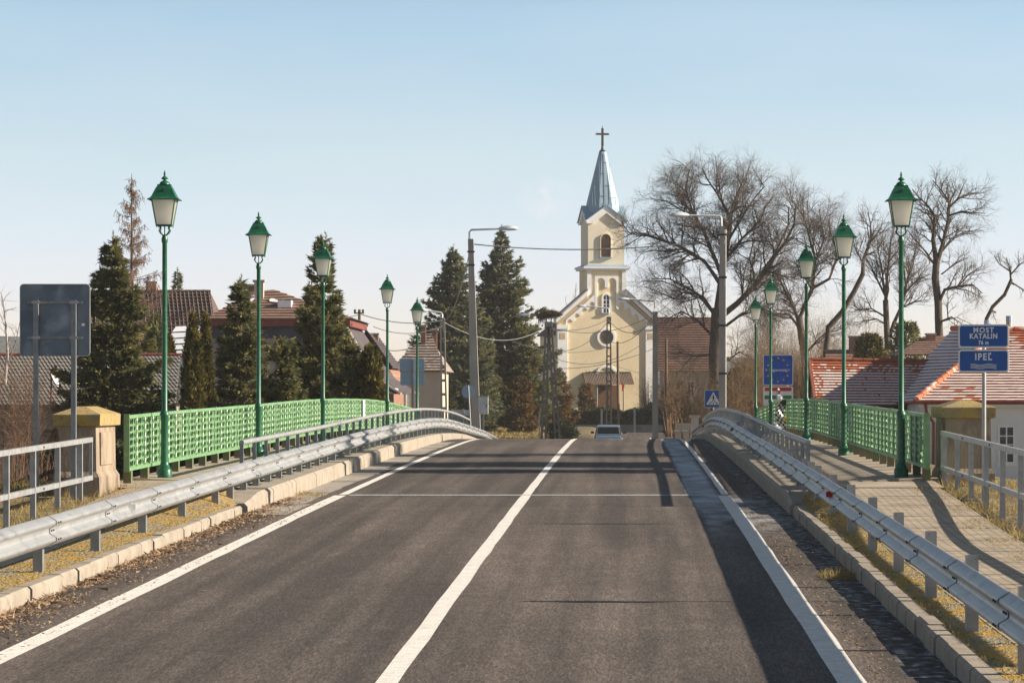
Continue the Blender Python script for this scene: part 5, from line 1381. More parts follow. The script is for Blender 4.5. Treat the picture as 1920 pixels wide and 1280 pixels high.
for px in (1264, 1279, 1294): MB().tube((XX(px,Y),Y,-1.3), (XX(px,Y),Y,ZZ(806,Y)), .05, n=6).build('post', M_wood, t)
# low wall and wire fence before the church
Y = 338; t = thing('churchyard_wall', 'low dark wall with concrete posts in front of the church hedge', 'wall', (XX(1130,Y),Y,-1.3))
MB().box(XX(1000,Y), XX(1262,Y), Y, Y+.3, -1.4, ZZ(796,Y)).build('wall', M_gwall, t)
for px in (1068, 1128, 1190, 1255): MB().box(XX(px-2,Y), XX(px+2,Y), Y-.12, Y-.002, -1.4, ZZ(766,Y)).build('post', M_pole, t)

# ------------------------------------------------------------------ car
M_cwin = mat('car_rear_glass', (0.010,0.012,0.016), rough=.5, spec=.2)
def car():
    Yc = 219.0; zb = RD(Yc); x = XX(1141, Yc)
    t = thing('parked_car', 'silver blue estate car with roof rails seen from behind beyond the crest of the bridge', 'car', (x, Yc, zb))
    # lofted body: stations along y with section half widths
    def loft(st, name, m, par=t):
        g = MB(); n = len(st[0][1]); vs = []; fs = []
        for y, sec in st: vs += [(a, y, b) for a, b in sec]
        for i in range(len(st)-1):
            for k in range(n): fs.append((i*n+k, (i+1)*n+k, (i+1)*n+(k+1)%n, i*n+(k+1)%n))
        fs += [tuple(range(n)), tuple((len(st)-1)*n+k for k in range(n-1,-1,-1))]
        return g.add(vs, fs).build(name, m, par, local=True, smooth=True, angle=35)
    def sec(w, z0, z1, t0=.9): return [(-w*.94,z0),(w*.94,z0),(w,z0+.18),(w,z0+(z1-z0)*.6),(w*t0,z1),(-w*t0,z1),(-w,z0+(z1-z0)*.6),(-w,z0+.18)]
    loft([(-2.15,sec(.80,.32,.86)),(-2.05,sec(.86,.26,.92)),(-1.0,sec(.88,.22,.95)),(1.0,sec(.88,.22,.94)),(1.6,sec(.86,.24,.86)),(2.1,sec(.80,.28,.74)),(2.2,sec(.70,.36,.62))], 'body', M_car)
    def cab(w0, w1, z1): return [(-w0,.93),(w0,.93),(w1,z1),(w1*.8,z1+.03),(-w1*.8,z1+.03),(-w1,z1)]
    cabin = loft([(-2.06,cab(.80,.78,1.0)),(-1.80,cab(.81,.68,1.46)),(-1.2,cab(.82,.67,1.49)),(.1,cab(.82,.66,1.48)),(1.15,cab(.80,.76,.98))], 'cabin', M_car)
    g = MB().add([(-.66,-2.085,1.00),(.66,-2.085,1.00),(.60,-1.865,1.40),(-.60,-1.865,1.40)], [(0,1,2,3)])
    g.build('rear_window', M_cwin, cabin, local=True)
    for s in (-1, 1):
        g = MB().add([(s*.828,-1.6,1.0),(s*.828,.7,1.0),(s*.70,.0,1.40),(s*.70,-1.5,1.40)], [(0,1,2,3)] if s > 0 else [(3,2,1,0)])
        g.build('side_window', M_pane, cabin, local=True)
        MB().box(s*.79-.045, s*.79+.045, -2.11, -1.95, .64, .90).build('tail_light', M_tail, t, local=True)
        g = MB().hexa([(s*.76-.03,-2.09,.95),(s*.76+.03,-2.09,.95),(s*.76+.03,-2.0,.95),(s*.76-.03,-2.0,.95),(s*.68-.025,-1.87,1.36),(s*.68+.025,-1.87,1.36),(s*.68+.025,-1.8,1.36),(s*.68-.025,-1.8,1.36)])
        g.build('tail_light', M_tail, t, local=True)
        MB().path([(s*.58,-1.6,1.50),(s*.58,-1.5,1.56),(s*.58,-.2,1.56),(s*.58,-.05,1.50)], .02, n=6).build('roof_rail', M_dark, t, local=True)
        MB().box(s*.98-.10, s*.98+.10, .55, .72, .98, 1.12).build('mirror', M_dark, t, local=True)
        for y in (-1.3, 1.35):
            w = MB().tube((s*.70,y,.30),(s*.89,y,.30),.31,n=20).build('wheel', M_rubber, t, local=True)
            MB().tube((s*.891,y,.30),(s*.90,y,.30),.19,n=12).build('rim', M_rail, w, local=True)
    MB().box(-.78,.78,-2.22,-2.0,.36,.56).build('bumper', M_car, t, local=True)
    MB().box(-.26,.26,-2.235,-2.225,.42,.53).build('number_plate', M_white, t, local=True)
    g = MB()
    for k in (-.3,.1): g.box(-.58,.58,-.9+k,-.86+k,1.555,1.575)
    g.build('cross_bars', M_dark, t, local=True)
car()
# ------------------------------------------------------------------ vegetation helpers (numpy)
def np_mesh(name, V, F, m, parent=None, smooth=False):
    k = F.shape[1]; me = bpy.data.meshes.new(name)
    if parent is not None: V = V - np.array(list(parent['_loc']))
    me.vertices.add(len(V)); me.vertices.foreach_set('co', V.astype(np.float32).ravel())
    me.loops.add(F.size); me.loops.foreach_set('vertex_index', F.astype(np.int32).ravel())
    me.polygons.add(len(F)); me.polygons.foreach_set('loop_start', np.arange(0, F.size, k, dtype=np.int32))
    me.polygons.foreach_set('loop_total', np.full(len(F), k, dtype=np.int32))
    if smooth: me.polygons.foreach_set('use_smooth', np.ones(len(F), dtype=bool))
    me.materials.append(m); me.update(); me.validate()
    o = bpy.data.objects.new(name, me); COL.objects.link(o)
    if parent is not None: o.parent = parent
    return o
def unit(a): return a / np.maximum(1e-9, np.linalg.norm(a, axis=1, keepdims=True))
def np_tubes(name, segs, n, m, parent):
    if len(segs) > 20000: print(name, len(segs))
    A = np.array(segs, dtype=float)              # x0 y0 z0 x1 y1 z1 r0 r1
    if not len(A): return None
    P0, P1, r0, r1 = A[:,0:3], A[:,3:6], A[:,6:7], A[:,7:8]
    d = unit(P1-P0); ref = np.where(np.abs(d[:,2:3]) < .9, np.array([[0,0,1.0]]), np.array([[1.0,0,0]]))
    a = unit(np.cross(d, ref)); b = np.cross(d, a); P1 = P1 + d*r1*.6
    rings = []
    for P, r in ((P0, r0), (P1, r1)):
        for k in range(n):
            t = 2*PI*k/n; rings.append(P + a*r*math.cos(t) + b*r*math.sin(t))
    V = np.stack(rings, axis=1).reshape(-1, 3); base = (np.arange(len(A))*2*n)[:, None]
    F = np.concatenate([base + np.array([[k, (k+1)%n, n+(k+1)%n, n+k]]) for k in range(n)], axis=0)
    return np_mesh(name, V, F, m, parent, smooth=(n > 4))
def cards(name, C, D, Lw, Ww, m, parent, rs):
    """one thin leaf-like triangle per point: centre, direction, length, width"""
    n = len(C); D = unit(D); q = unit(np.cross(D, rs.normal(size=(n, 3)))); Lw = Lw.reshape(-1,1); Ww = Ww.reshape(-1,1)
    V = np.stack([C - q*Ww*.5, C + q*Ww*.5, C + D*Lw + q*Ww*.1], axis=1).reshape(-1, 3)
    return np_mesh(name, V, np.arange(3*n).reshape(-1, 3), m, parent)

def conifer(name, label, px, Y, ytop, wpx, zb, seed, m=None, n=26000, power=.85, droop=.25, tipup=.3, cat='tree', size=.16, sparse=1.0, skirt=.04, top_thin=.0, group='conifers', lean=0, spread=1.0):
    m = m or M_needle; rs = np.random.RandomState(seed); x = XX(px, Y); H = ZZ(ytop, Y) - zb; R = wpx*Y/F/2
    t = thing(name, label, cat, (x, Y, zb), group)
    np_tubes('trunk', [(x,Y,zb, x+lean*.5,Y,zb+H*.5, .035*H*.55, .012*H), (x+lean*.5,Y,zb+H*.5, x+lean,Y,zb+H, .012*H, .006)], 8, M_bark, t)
    nb = int(22*H*sparse + 30); hh = skirt + (1-skirt)*rs.uniform(0, 1, nb)**1.15; hh[:4] = [.97,.95,.93,.90]
    L = R*(1-hh)**power * rs.uniform(.62, 1.12, nb) + .10; az = rs.uniform(0, 2*PI, nb)
    lump = 1 + .22*np.sin(az*2+seed+hh*5) + .12*np.sin(az*5-hh*17+seed*2); L = L*lump
    if top_thin: L = np.where(hh > .75, L*(1-top_thin*.4), L)
    dirs = np.stack([np.cos(az), np.sin(az), np.zeros(nb)], 1)
    up = .35*hh**1.5 - droop*(1-hh)
    segs = []
    for i in range(nb):
        p = np.array([x+lean*hh[i], Y, zb+hh[i]*H]); prev = p
        for k in range(1, 5):
            u = k/4; q = p + dirs[i]*L[i]*u + np.array([0,0,L[i]*(up[i]*u + tipup*u*u)]); rr = .018+.012*L[i]
            segs.append((*prev, *q, rr*(1-u*.8+.2), rr*(1-u*.8))); prev = q
    # upright shoots at branch ends and the leader
    SC_, SD_ = [], []
    top = np.array([x+lean, Y, zb+H]); segs.append((*top, *(top+np.array([0,0,.035*H])), .012, .004))
    sp = [(top, .04*H)] + [(np.array(segs[4*i+3][3:6]), rs.uniform(.12, .40)*(1 if tipup > .35 else .6)) for i in range(nb) if rs.uniform() < .55]
    for q, l in sp:
        segs.append((*q, *(q+np.array([0,0,l])), .009, .004)); k = 14
        for j in range(k):
            f = rs.uniform(0,1)**1.3; a_ = rs.uniform(0, 2*PI); SC_.append(q+np.array([0,0,l*f*.9])); SD_.append([math.cos(a_)*.8, math.sin(a_)*.8, .9])
    np_tubes('branches', segs, 4, M_bark, t); SC_ = np.array(SC_); SD_ = np.array(SD_)
    pr = L**1.45; pr /= pr.sum(); bi = rs.choice(nb, n, p=pr); u = rs.uniform(.10, 1, n)**.72
    Lb = L[bi]; side = rs.normal(0, .36, n)*(1-u*.75)*Lb*.8*spread
    dd = dirs[bi]; ll = np.stack([-dd[:,1], dd[:,0], np.zeros(n)], 1)
    tw = np.abs(side)
    C = np.stack([x+lean*hh[bi], np.full(n, Y), zb+hh[bi]*H], 1) + dd*(Lb*u)[:,None] + ll*side[:,None]
    C[:,2] += Lb*(up[bi]*u + tipup*u*u) - .22*tw*1.0 + rs.normal(0, .05, n) - np.abs(rs.normal(0, .10, n))*(1-hh[bi]) + tw*tipup*.3
    D = dd*1.0 + ll*np.sign(side)[:,None]*.8 + rs.normal(0, .45, (n,3)); D[:,2] += tipup*.9 - .1
    # tufts: pull cards toward twig centres so that gaps open between sprays
    cell = .40; key = np.floor(C/cell) + .5; C = C + (key*cell - C)*rs.uniform(.0, .62, (n,1))
    sz = size*rs.uniform(.6, 1.5, n)
    ns_ = len(SC_); C = np.concatenate([C, SC_]); D = np.concatenate([D, SD_]); sz = np.concatenate([sz, np.full(ns_, size*.7)])
    cards('crown', C, D, sz*1.25, sz*.42, m, t, rs)
    return t
def blobtree(name, label, px, Y, ytop, wpx, zb, seed, m, n=9000, cat='shrub', size=.12, shape='egg', group=None, depth=1.0, ybot=None, hollow=.5):
    """dense evergreen (thuja, hedge bush): leaf cards over an uneven rounded body, stem inside"""
    rs = np.random.RandomState(seed); x = XX(px, Y); H = ZZ(ytop, Y) - zb; R = wpx*Y/F/2
    t = thing(name, label, cat, (x, Y, zb), group)
    np_tubes('trunk', [(x,Y,zb-.1,x,Y,zb+H*.85,.05+.01*H,.02)], 6, M_bark, t)
    h = rs.uniform(0, 1, n); az = rs.uniform(0, 2*PI, n)
    if shape == 'egg': prof = np.sin(PI*np.clip(.12+.88*h, 0, 1)**1.25)**.55 * (1-h*.25)
    elif shape == 'cone': prof = (1-h)**.75*1.02 + .05
    elif shape == 'column': prof = np.where(h < .6, .92+.08*h, np.clip(1-np.clip((h-.6)/.40,0,1)**1.5, 0, 1)*.97)
    else: prof = np.sqrt(np.clip(1-(2*h-1)**2*.85, 0.05, 1))
    A_ = 1.0 if shape == 'column' else 2.0
    lump = 1 + A_*(.10*np.sin(az*3+seed+h*9) + .09*np.sin(az*7-h*23) + .06*np.sin(h*41+az*2))
    rr = R*prof*lump*(1-hollow*rs.uniform(0, 1, n)**2.2)
    C = np.stack([x+rr*np.cos(az), Y+rr*np.sin(az)*depth, zb+h*H+rs.normal(0,.05,n)], 1)
    D = np.stack([np.cos(az)*.55, np.sin(az)*.55, np.full(n, .8 if shape in ('column','cone','egg') else .3)], 1) + rs.normal(0, .35, (n,3))
    cell = .22; key = np.floor(C/cell)+.5; C = C + (key*cell-C)*rs.uniform(0,.55,(n,1))
    sz = size*rs.uniform(.5, 1.5, n); cards('crown', C, D, sz*1.3, sz*.55, m, t, rs); return t

def grow_from(poly, r0, r1, rs, out, spec, lvl=0):
    """poly: list of points, adds its segments and side branches; spec: list of (spacing, len_lo, len_hi, radius, angle, up)"""
    P = [np.array(p, float) for p in poly]; lens = [np.linalg.norm(P[i+1]-P[i]) for i in range(len(P)-1)]; T = sum(lens); acc = 0
    nx_ = rs.uniform(.15, 1)*(spec[lvl][0] if lvl < len(spec) else 1e9)
    for i in range(len(P)-1):
        f0, f1 = acc/T, (acc+lens[i])/T
        ra, rb = r0+(r1-r0)*f0, r0+(r1-r0)*f1
        out[0 if ra > .035 else 1].append((*P[i], *P[i+1], ra, rb))
        if lvl < len(spec):
            sp, lo, hi, rad, ang, up = spec[lvl]
            d = (P[i+1]-P[i])/max(1e-6, lens[i])
            while nx_ < acc + lens[i]:
                f = nx_/T; nx_ += sp*rs.uniform(.5, 1.5)
                if f < (.22 if lvl == 0 else .12): continue
                p = P[i] + d*(f*T-acc); a = rs.normal(size=3); a -= d*a.dot(d); a /= np.linalg.norm(a)
                dd = d*math.cos(ang) + a*math.sin(ang)*rs.uniform(.7, 1.2); dd[2] += up; dd /= np.linalg.norm(dd)
                L = rs.uniform(lo, hi)*(1.15 - .6*f); k = 2 if lvl >= 3 else (4 if lvl < 1 else 3); pts = [p]; cur = dd
                for _ in range(k):
                    cur = cur + rs.normal(0, .20, 3); cur[2] += up*.25; cur /= np.linalg.norm(cur); pts.append(pts[-1] + cur*L/k)
                rr = min(rad, (ra+(rb-ra)*.5)*.7); grow_from(pts, rr, rr*.30, rs, out, spec, lvl+1)
        acc += lens[i]
def wob(poly, rs, amp):
    o = [np.array(poly[0], float)]
    for i in range(len(poly)-1):
        a, b = np.array(poly[i], float), np.array(poly[i+1], float); L = np.linalg.norm(b-a); k = max(1, int(L/.9))
        for j in range(1, k+1): o.append(a+(b-a)*j/k + (rs.normal(0, amp, 3) if j < k else 0))
    return o
SPEC = [(.55, 1.2, 3.2, .055, .85, .10), (.30, .6, 1.5, .022, .75, .03), (.20, .25, .75, .010, .7, -.02)]
def bare_tree(label, Y, limbs, seed, spec=SPEC, conv=None, m=None, mt=None, name='bare_tree', group='bare winter trees', zdep=.5):
    rs = np.random.RandomState(seed); out = [[], []]; b = limbs[0][0][0]; bx, by = conv(*b)
    zb = -1.2; t = thing(name, label, 'tree', (XX(bx, Y), Y, zb), group)
    # thinner companions of every limb at another depth fill the crown
    extra = []
    for pts, r0, r1 in limbs[1:]:
        k_ = .5 if len(limbs) > 12 else .4; jx, jy = rs.normal(0, 26, 2)
        extra.append(([pts[0]] + [(a + jx*(j+1)/len(pts)*1.6, b_ + abs(jy)*.5*(j+1)/len(pts)) for j, (a, b_) in enumerate(pts[1:])], r0*k_, r1*.8))
    if len(limbs) > 4: limbs = limbs + extra
    for i, (pts, r0, r1) in enumerate(limbs):
        dy = 0 if i == 0 else rs.uniform(-1, 1); P = []
        for k, (a, b_) in enumerate(pts):
            x, y = conv(a, b_); yy = Y + dy*zdep*k*1.1; P.append(tuple(PX(x, y, yy)))
        if i == 0: P[0] = (P[0][0], P[0][1], zb-.2)
        P = wob(P, rs, .06 if i else .02)
        grow_from(P, r0, r1, rs, out, spec if i else spec[:0] if len(limbs) > 1 else spec)
    np_tubes('trunk', [s for s in out[0] if s[6] > .10], 8, m or M_bark, t)
    np_tubes('branches', [s for s in out[0] if s[6] <= .10], 5, m or M_bark, t)
    np_tubes('twigs', out[1], 3, mt or M_twig, t); return t
def brush(label, px, Y, ytop, wpx, zb, seed, m=None, stems=26, name='bare_shrub', leaves=0, lm=None, r=.022, group='leafless shrubs'):
    rs = np.random.RandomState(seed); x = XX(px, Y); H = ZZ(ytop, Y)-zb; R = wpx*Y/F/2; out = [[], []]
    t = thing(name, label, 'shrub', (x, Y, zb), group)
    k_ = max(1, Y/120); spec = [(.30*k_, .3*H*.5, .55*H*.6, .012*k_, .6, .12), (.20*k_, .12*H, .28*H, .008*k_, .6, .05), (.18*k_, .06*H, .14*H, .006*k_, .7, 0)]; r = r*k_*.8
    for i in range(stems):
        a = rs.uniform(0, 2*PI); rr = R*math.sqrt(rs.uniform(0,1)); h = H*rs.uniform(.6, 1.0)*(1-.35*(rr/R)**2)
        bx = x + .45*rr*math.cos(a); by_ = Y + .45*rr*math.sin(a); tx = x + rr*math.cos(a); ty = Y + rr*math.sin(a)
        P = wob([(bx,by_,zb), ((bx*.4+tx*.6),(by_*.4+ty*.6),zb+h*.55), (tx,ty,zb+h)], rs, .05)
        grow_from(P, r, .006, rs, out, spec)
    np_tubes('stems', out[0]+out[1], 3, m or M_brush, t)
    if leaves:
        A = np.array(out[1] or out[0]); pick = rs.randint(0, len(A), leaves); C = A[pick, 3:6] + rs.normal(0, .06, (leaves, 3))
        sz = rs.uniform(.04, .10, leaves); cards('leaves', C, rs.normal(size=(leaves,3)), sz, sz*.6, lm or M_gold, t, rs)
    return t

# ------------------------------------------------------------------ conifers
conifer('spruce', 'big dark spruce behind the large sign seen from the back', 212, 131, 450, 255, -1.0, 11, n=110000, droop=.25, power=.98, spread=1.2)
conifer('spruce', 'small distant spruce top above the dark tiled roof', 333, 215, 510, 60, 2.0, 12, n=7000, power=.8)
conifer('spruce', 'medium dark spruce between the thujas and the second left lamp', 452, 133, 530, 200, -1.0, 13, n=70000, power=.85, droop=.15, spread=1.2)
conifer('spruce', 'tall spruce with upturned tips behind the third left lamp', 603, 138, 455, 205, -1.0, 14, n=80000, power=.85, tipup=.55, droop=.12, spread=.95)
conifer('spruce', 'low bushy spruce in front of the mansard villa between two tall spruces', 528, 131, 640, 120, -1.0, 15, n=36000, power=.55)
conifer('spruce', 'small spruce with thin pale shoots left of the orange-brown thuja', 655, 130, 640, 75, -1.0, 16, n=14000, power=.7, tipup=.5)
conifer('fir', 'tall bluish conifer directly left of the leaning concrete pole', 850, 296, 470, 185, -.5, 17, M_needleb, n=90000, power=.80, size=.25, skirt=.09, droop=.1)
conifer('fir', 'tallest conifer directly right of the leaning concrete pole', 940, 302, 436, 215, -.5, 18, M_needleb, n=110000, power=.86, size=.25, skirt=.07, droop=.15)
conifer('fir', 'lower conifer at the foot of the tall pair, right side', 978, 300, 610, 95, -.5, 19, M_needle, n=26000, power=.5, size=.23, skirt=.10)
conifer('fir', 'low dark conifer in front of the tall bluish conifer behind the four-panel sign', 820, 262, 625, 84, -1.0, 20, M_needleb, n=36000, power=.6, size=.22)
conifer('fir', 'dark low conifer behind the round sign', 890, 290, 640, 110, -.6, 29, M_needleb, n=28000, power=.4, size=.23)
TG = 'thujas and garden evergreens'
blobtree('thuja', 'tall columnar thuja left of the pair, beside the snowy shed', 362, 129, 594, 40, -1.0, 21, M_thuja, n=16000, shape='column', group=TG)
blobtree('thuja', 'slimmer columnar thuja right of the pair', 385, 130, 592, 26, -1.0, 22, M_thuja, n=12000, shape='column', group=TG)
blobtree('thuja', 'broad orange-brown thuja at the right end of the left tree row', 695, 130, 652, 66, -1.0, 23, M_thuja, n=18000, shape='egg', group=TG)
blobtree('thuja', 'bluish round thuja between the big spruce and the first left lamp', 292, 150, 592, 62, -1.0, 24, M_needleb, n=14000, shape='egg', group=TG)
blobtree('thuja', 'small bronze thuja close to the first left lamp', 318, 148, 632, 30, -1.0, 25, M_thuja, n=7000, shape='egg', group=TG)
conifer('bronze_bush', 'bronze bush right of the nest pole in front of the church left corner', 1050, 325, 694, 62, -.4, 26, M_gold, n=9000, power=.7, size=.22, group=TG, cat='shrub')
conifer('bronze_bush', 'bronze pointed bush left of the church door', 1099, 344, 722, 48, -.4, 27, M_gold, n=7000, power=.6, size=.22, group=TG, cat='shrub')
conifer('bronze_bush', 'bronze shrub at the foot of the tall conifers', 978, 286, 712, 62, -.5, 28, M_gold, n=8000, power=.5, size=.2, group=TG, cat='shrub')
blobtree('round_bush', 'clipped round grey-green bush between the legs of the nest pole', 1054, 268, 791, 48, -1.15, 30, M_hedge, n=9000, shape='ball', size=.12, group=TG)
def hedge(label, xa, xb, Y, ytop, seed, zb=-1.25, dep=1.0, n=16000, m=None):
    rs = np.random.RandomState(seed); x0, x1 = XX(xa,Y), XX(xb,Y); zt = ZZ(ytop,Y); t = thing('hedge', label, 'hedge', ((x0+x1)/2, Y, zb), 'hedges')
    np_tubes('stems', [(x,Y,zb,x,Y,zt-.3,.05,.03) for x in np.arange(x0+.3, x1-.2, .7)], 5, M_bark, t)
    C = np.stack([rs.uniform(x0,x1,n), rs.uniform(-dep/2,dep/2,n)+Y, rs.uniform(0,1,n)**.7], 1)
    lum_ = .12*np.sin(C[:,0]*1.7+seed)+.08*np.sin(C[:,0]*4.1)
    C[:,2] = zb + C[:,2]*(zt-zb+lum_); sz = .17*rs.uniform(.5,1.5,n); D = rs.normal(size=(n,3)); D[:,2] += .5; D[:,1] -= .4
    cards('foliage', C, D, sz*1.2, sz*.6, m or M_hedge, t, rs)
hedge('long dark clipped hedge in front of the church', 1000, 1215, 341, 768, 31, n=26000)
hedge('dark hedge below the tall conifers on the left of the road', 800, 1000, 312, 772, 32, zb=-.6, n=20000)
hedge('hedge right of the square concrete pole', 1215, 1300, 341, 755, 33, n=12000)
hedge('dark hedge behind the left pillar and fence', 60, 420, 128, 838, 34, zb=-1.1, n=22000)
hedge('dark hedge behind the middle of the left fence', 420, 735, 127.5, 800, 35, zb=-1.1, n=20000)

# ------------------------------------------------------------------ bare trees
c7 = lambda a, b: (a/2.133+1180, (b+max(0, 400-b)*.17)/2.133+260)
bare_tree('huge spreading bare tree with thick trunk right of the church', 260,
  [([(348,1215),(342,1000),(342,850),(350,690)], .50, .40),
   ([(350,700),(368,560),(385,460),(400,380),(408,280),(440,180),(470,110)], .27, .05),
   ([(405,300),(355,190),(310,110),(290,60)], .11, .03),
   ([(365,540),(300,370),(255,280),(225,160),(240,70)], .15, .04),
   ([(362,580),(300,490),(200,430),(120,400),(60,375),(0,372),(-30,325)], .15, .03),
   ([(350,720),(300,640),(240,600),(160,560),(90,560)], .14, .03),
   ([(340,800),(280,730),(210,690),(150,720)], .10, .03),
   ([(355,720),(430,660),(500,590),(560,510),(620,420),(660,330),(665,250)], .24, .06),
   ([(370,760),(450,700),(540,680),(620,720)], .12, .03),
   ([(385,480),(450,400),(520,320),(575,200)], .13, .03),
   ([(300,370),(220,270),(150,220),(80,205)], .08, .02),
   ([(400,400),(470,260),(540,150),(520,110)], .10, .03),
   ([(255,280),(200,210),(190,130),(210,60)], .06, .02),
   ([(500,590),(480,480),(500,400),(490,330)], .09, .03),
   ([(240,600),(180,640),(110,610),(60,590)], .06, .02),
   ([(340,860),(250,870),(200,930)], .08, .02),
   ([(350,900),(440,850),(520,900)], .08, .02)], 41, conv=c7, spec=[(.46, 1.5, 3.6, .075, .85, .04), (.27, .8, 1.9, .034, .8, .02), (.19, .5, 1.1, .018, .75, .0), (.14, .3, .8, .0125, .7, -.06)])
bare_tree('second bare tree with twisted limbs behind the third right lamp', 272,
  [([(700,1200),(705,900),(690,800),(680,720)], .36, .26),
   ([(690,760),(660,680),(620,600),(590,540)], .18, .06),
   ([(680,720),(730,600),(745,480),(700,300),(690,200)], .16, .04),
   ([(730,600),(800,560),(830,480),(800,320)], .12, .03),
   ([(740,500),(780,400),(760,260)], .09, .03),
   ([(680,760),(640,700),(560,700)], .10, .03),
   ([(700,300),(650,210),(640,160)], .07, .02),
   ([(705,860),(780,780),(850,760)], .09, .03),
   ([(830,480),(850,400),(840,330)], .06, .02)], 42, conv=c7, spec=[(.46, 1.5, 3.6, .07, .85, .06), (.27, .8, 1.9, .032, .8, .02), (.20, .5, 1.1, .017, .75, .0), (.15, .3, .8, .012, .7, -.05)])
c1 = lambda a, b: (a/3.122+1560, (b+max(0, 400-b)*.14)/3.122+290)
SP2 = [(.42, 1.1, 2.6, .055, .85, .12), (.26, .6, 1.4, .028, .8, .05), (.20, .35, .85, .016, .75, .02), (.17, .2, .5, .010, .7, .0)]
bare_tree('tall bare tree with forked crown behind the nearest right lamp', 250,
  [([(628,1400),(628,1060),(622,870),(604,720),(612,620)], .34, .24),
   ([(612,640),(592,500),(602,350),(560,280),(505,220),(470,170)], .19, .03),
   ([(612,640),(650,520),(680,380),(690,260),(640,180),(590,110)], .18, .03),
   ([(690,290),(740,230),(800,200),(870,190)], .09, .02),
   ([(685,350),(760,320),(830,330),(900,335)], .08, .02),
   ([(640,570),(700,490),(780,450),(850,440)], .09, .02),
   ([(620,880),(660,790),(740,770),(820,760),(880,810)], .13, .03),
   ([(605,650),(550,570),(500,510),(440,440)], .09, .02),
   ([(690,260),(720,180),(700,120)], .06, .02),
   ([(602,350),(540,330),(480,290)], .06, .02),
   ([(640,700),(720,640),(800,600)], .06, .02),
   ([(740,770),(800,700),(880,650)], .06, .02),
   ([(630,980),(700,950),(760,990)], .09, .02)], 43, conv=c1, spec=SP2)
bare_tree('leaning bare tree between the second and the nearest right lamp', 255,
  [([(-90,1400),(-20,1010),(60,920),(130,800),(180,700)], .26, .17),
   ([(180,700),(183,620),(230,500),(225,400),(210,330)], .15, .03),
   ([(225,510),(280,440),(300,380)], .07, .02),
   ([(185,640),(140,560),(120,480)], .06, .02),
   ([(200,590),(260,560),(300,500)], .05, .02)], 44, conv=c1, spec=SP2)
bare_tree('slender twin-stemmed bare tree left of the nearest right lamp', 262,
  [([(330,1420),(330,1180),(320,1000),(314,860)], .30, .20),
   ([(314,870),(330,650),(345,480)], .14, .03),
   ([(310,820),(250,700),(200,600)], .10, .02),
   ([(314,840),(290,650),(265,500)], .10, .02),
   ([(330,1080),(400,900),(435,750),(470,620),(500,520)], .14, .03),
   ([(400,900),(480,860),(560,850)], .07, .02),
   ([(314,950),(230,900),(130,910)], .08, .02),
   ([(430,760),(420,640),(400,520)], .07, .02),
   ([(330,1000),(260,960),(170,980)], .06, .02),
   ([(420,820),(500,730),(580,700)], .07, .02)], 45, conv=c1, spec=[(.40, 1.3, 2.9, .045, .75, .18), (.26, .6, 1.5, .025, .75, .1), (.20, .35, .9, .015, .7, .05), (.18, .2, .5, .010, .7, .02)])
bare_tree('small crooked bare tree at the right edge above the orange roof', 240,
  [([(860,1400),(905,960),(940,890),(1010,820),(1048,735)], .17, .11),
   ([(1048,735),(1040,660),(1020,600)], .08, .02),
   ([(1048,745),(1095,775),(1140,810)], .07, .02),
   ([(1048,700),(1100,640),(1130,620)], .06, .02),
   ([(1040,680),(980,640),(950,590)], .06, .02),
   ([(930,910),(960,920)], .05, .03)], 46, conv=c1, spec=[(.32,.6,1.4,.035,.85,.08),(.22,.3,.8,.018,.75,.02),(.18,.15,.4,.010,.7,0)])
# larch: straight trunk with level branches and hanging twigs
def larch():
    Y = 172.0; x = XX(247, Y); zb = -1.0; H = ZZ(326, Y)-zb; rs = np.random.RandomState(50); t = thing('bare_larch', 'tall bare larch with hanging brown twigs behind the big spruce', 'tree', (x, Y, zb), 'bare winter trees')
    np_tubes('trunk', [(x,Y,zb,x,Y,zb+H*.6,.20,.09),(x,Y,zb+H*.6,x,Y,zb+H,.09,.01)], 8, M_bark, t)
    br = []; tw = []
    for i in range(120):
        h = .30+.69*rs.uniform(0,1)**.9; L = (1-h)*H*.33*rs.uniform(.5,1.3)+.1; a = rs.uniform(0, 2*PI); p = np.array([x,Y,zb+h*H]); d = np.array([math.cos(a), math.sin(a), rs.uniform(-.15,.25)]); pts = [p]
        for k in range(5): d = d + rs.normal(0,.07,3); d[2] += .10; pts.append(pts[-1]+d/np.linalg.norm(d)*L/5)
        for k in range(5):
            br.append((*pts[k], *pts[k+1], .035*(1-k/6)*(1.3-h), .035*(1-(k+1)/6)*(1.3-h)))
            for _ in range(int(4*L)+1 if k else 0):
                q = pts[k]+(pts[k+1]-pts[k])*rs.uniform(0,1); l = rs.uniform(.12,.55)*(.5+.5*min(1,L)); s1 = rs.normal(0,.28,2)*l
                e = q+np.array([s1[0], s1[1], -l*rs.uniform(.3,1)]); tw.append((*q,*e,.010,.007))
                for _ in range(2): e2 = q+(e-q)*rs.uniform(.3,1); tw.append((*e2, *(e2+rs.normal(0,.09,3)+np.array([0,0,-.06])), .009,.006))
    np_tubes('branches', br, 4, M_larch, t); np_tubes('twigs', tw, 3, M_larch, t)
larch()
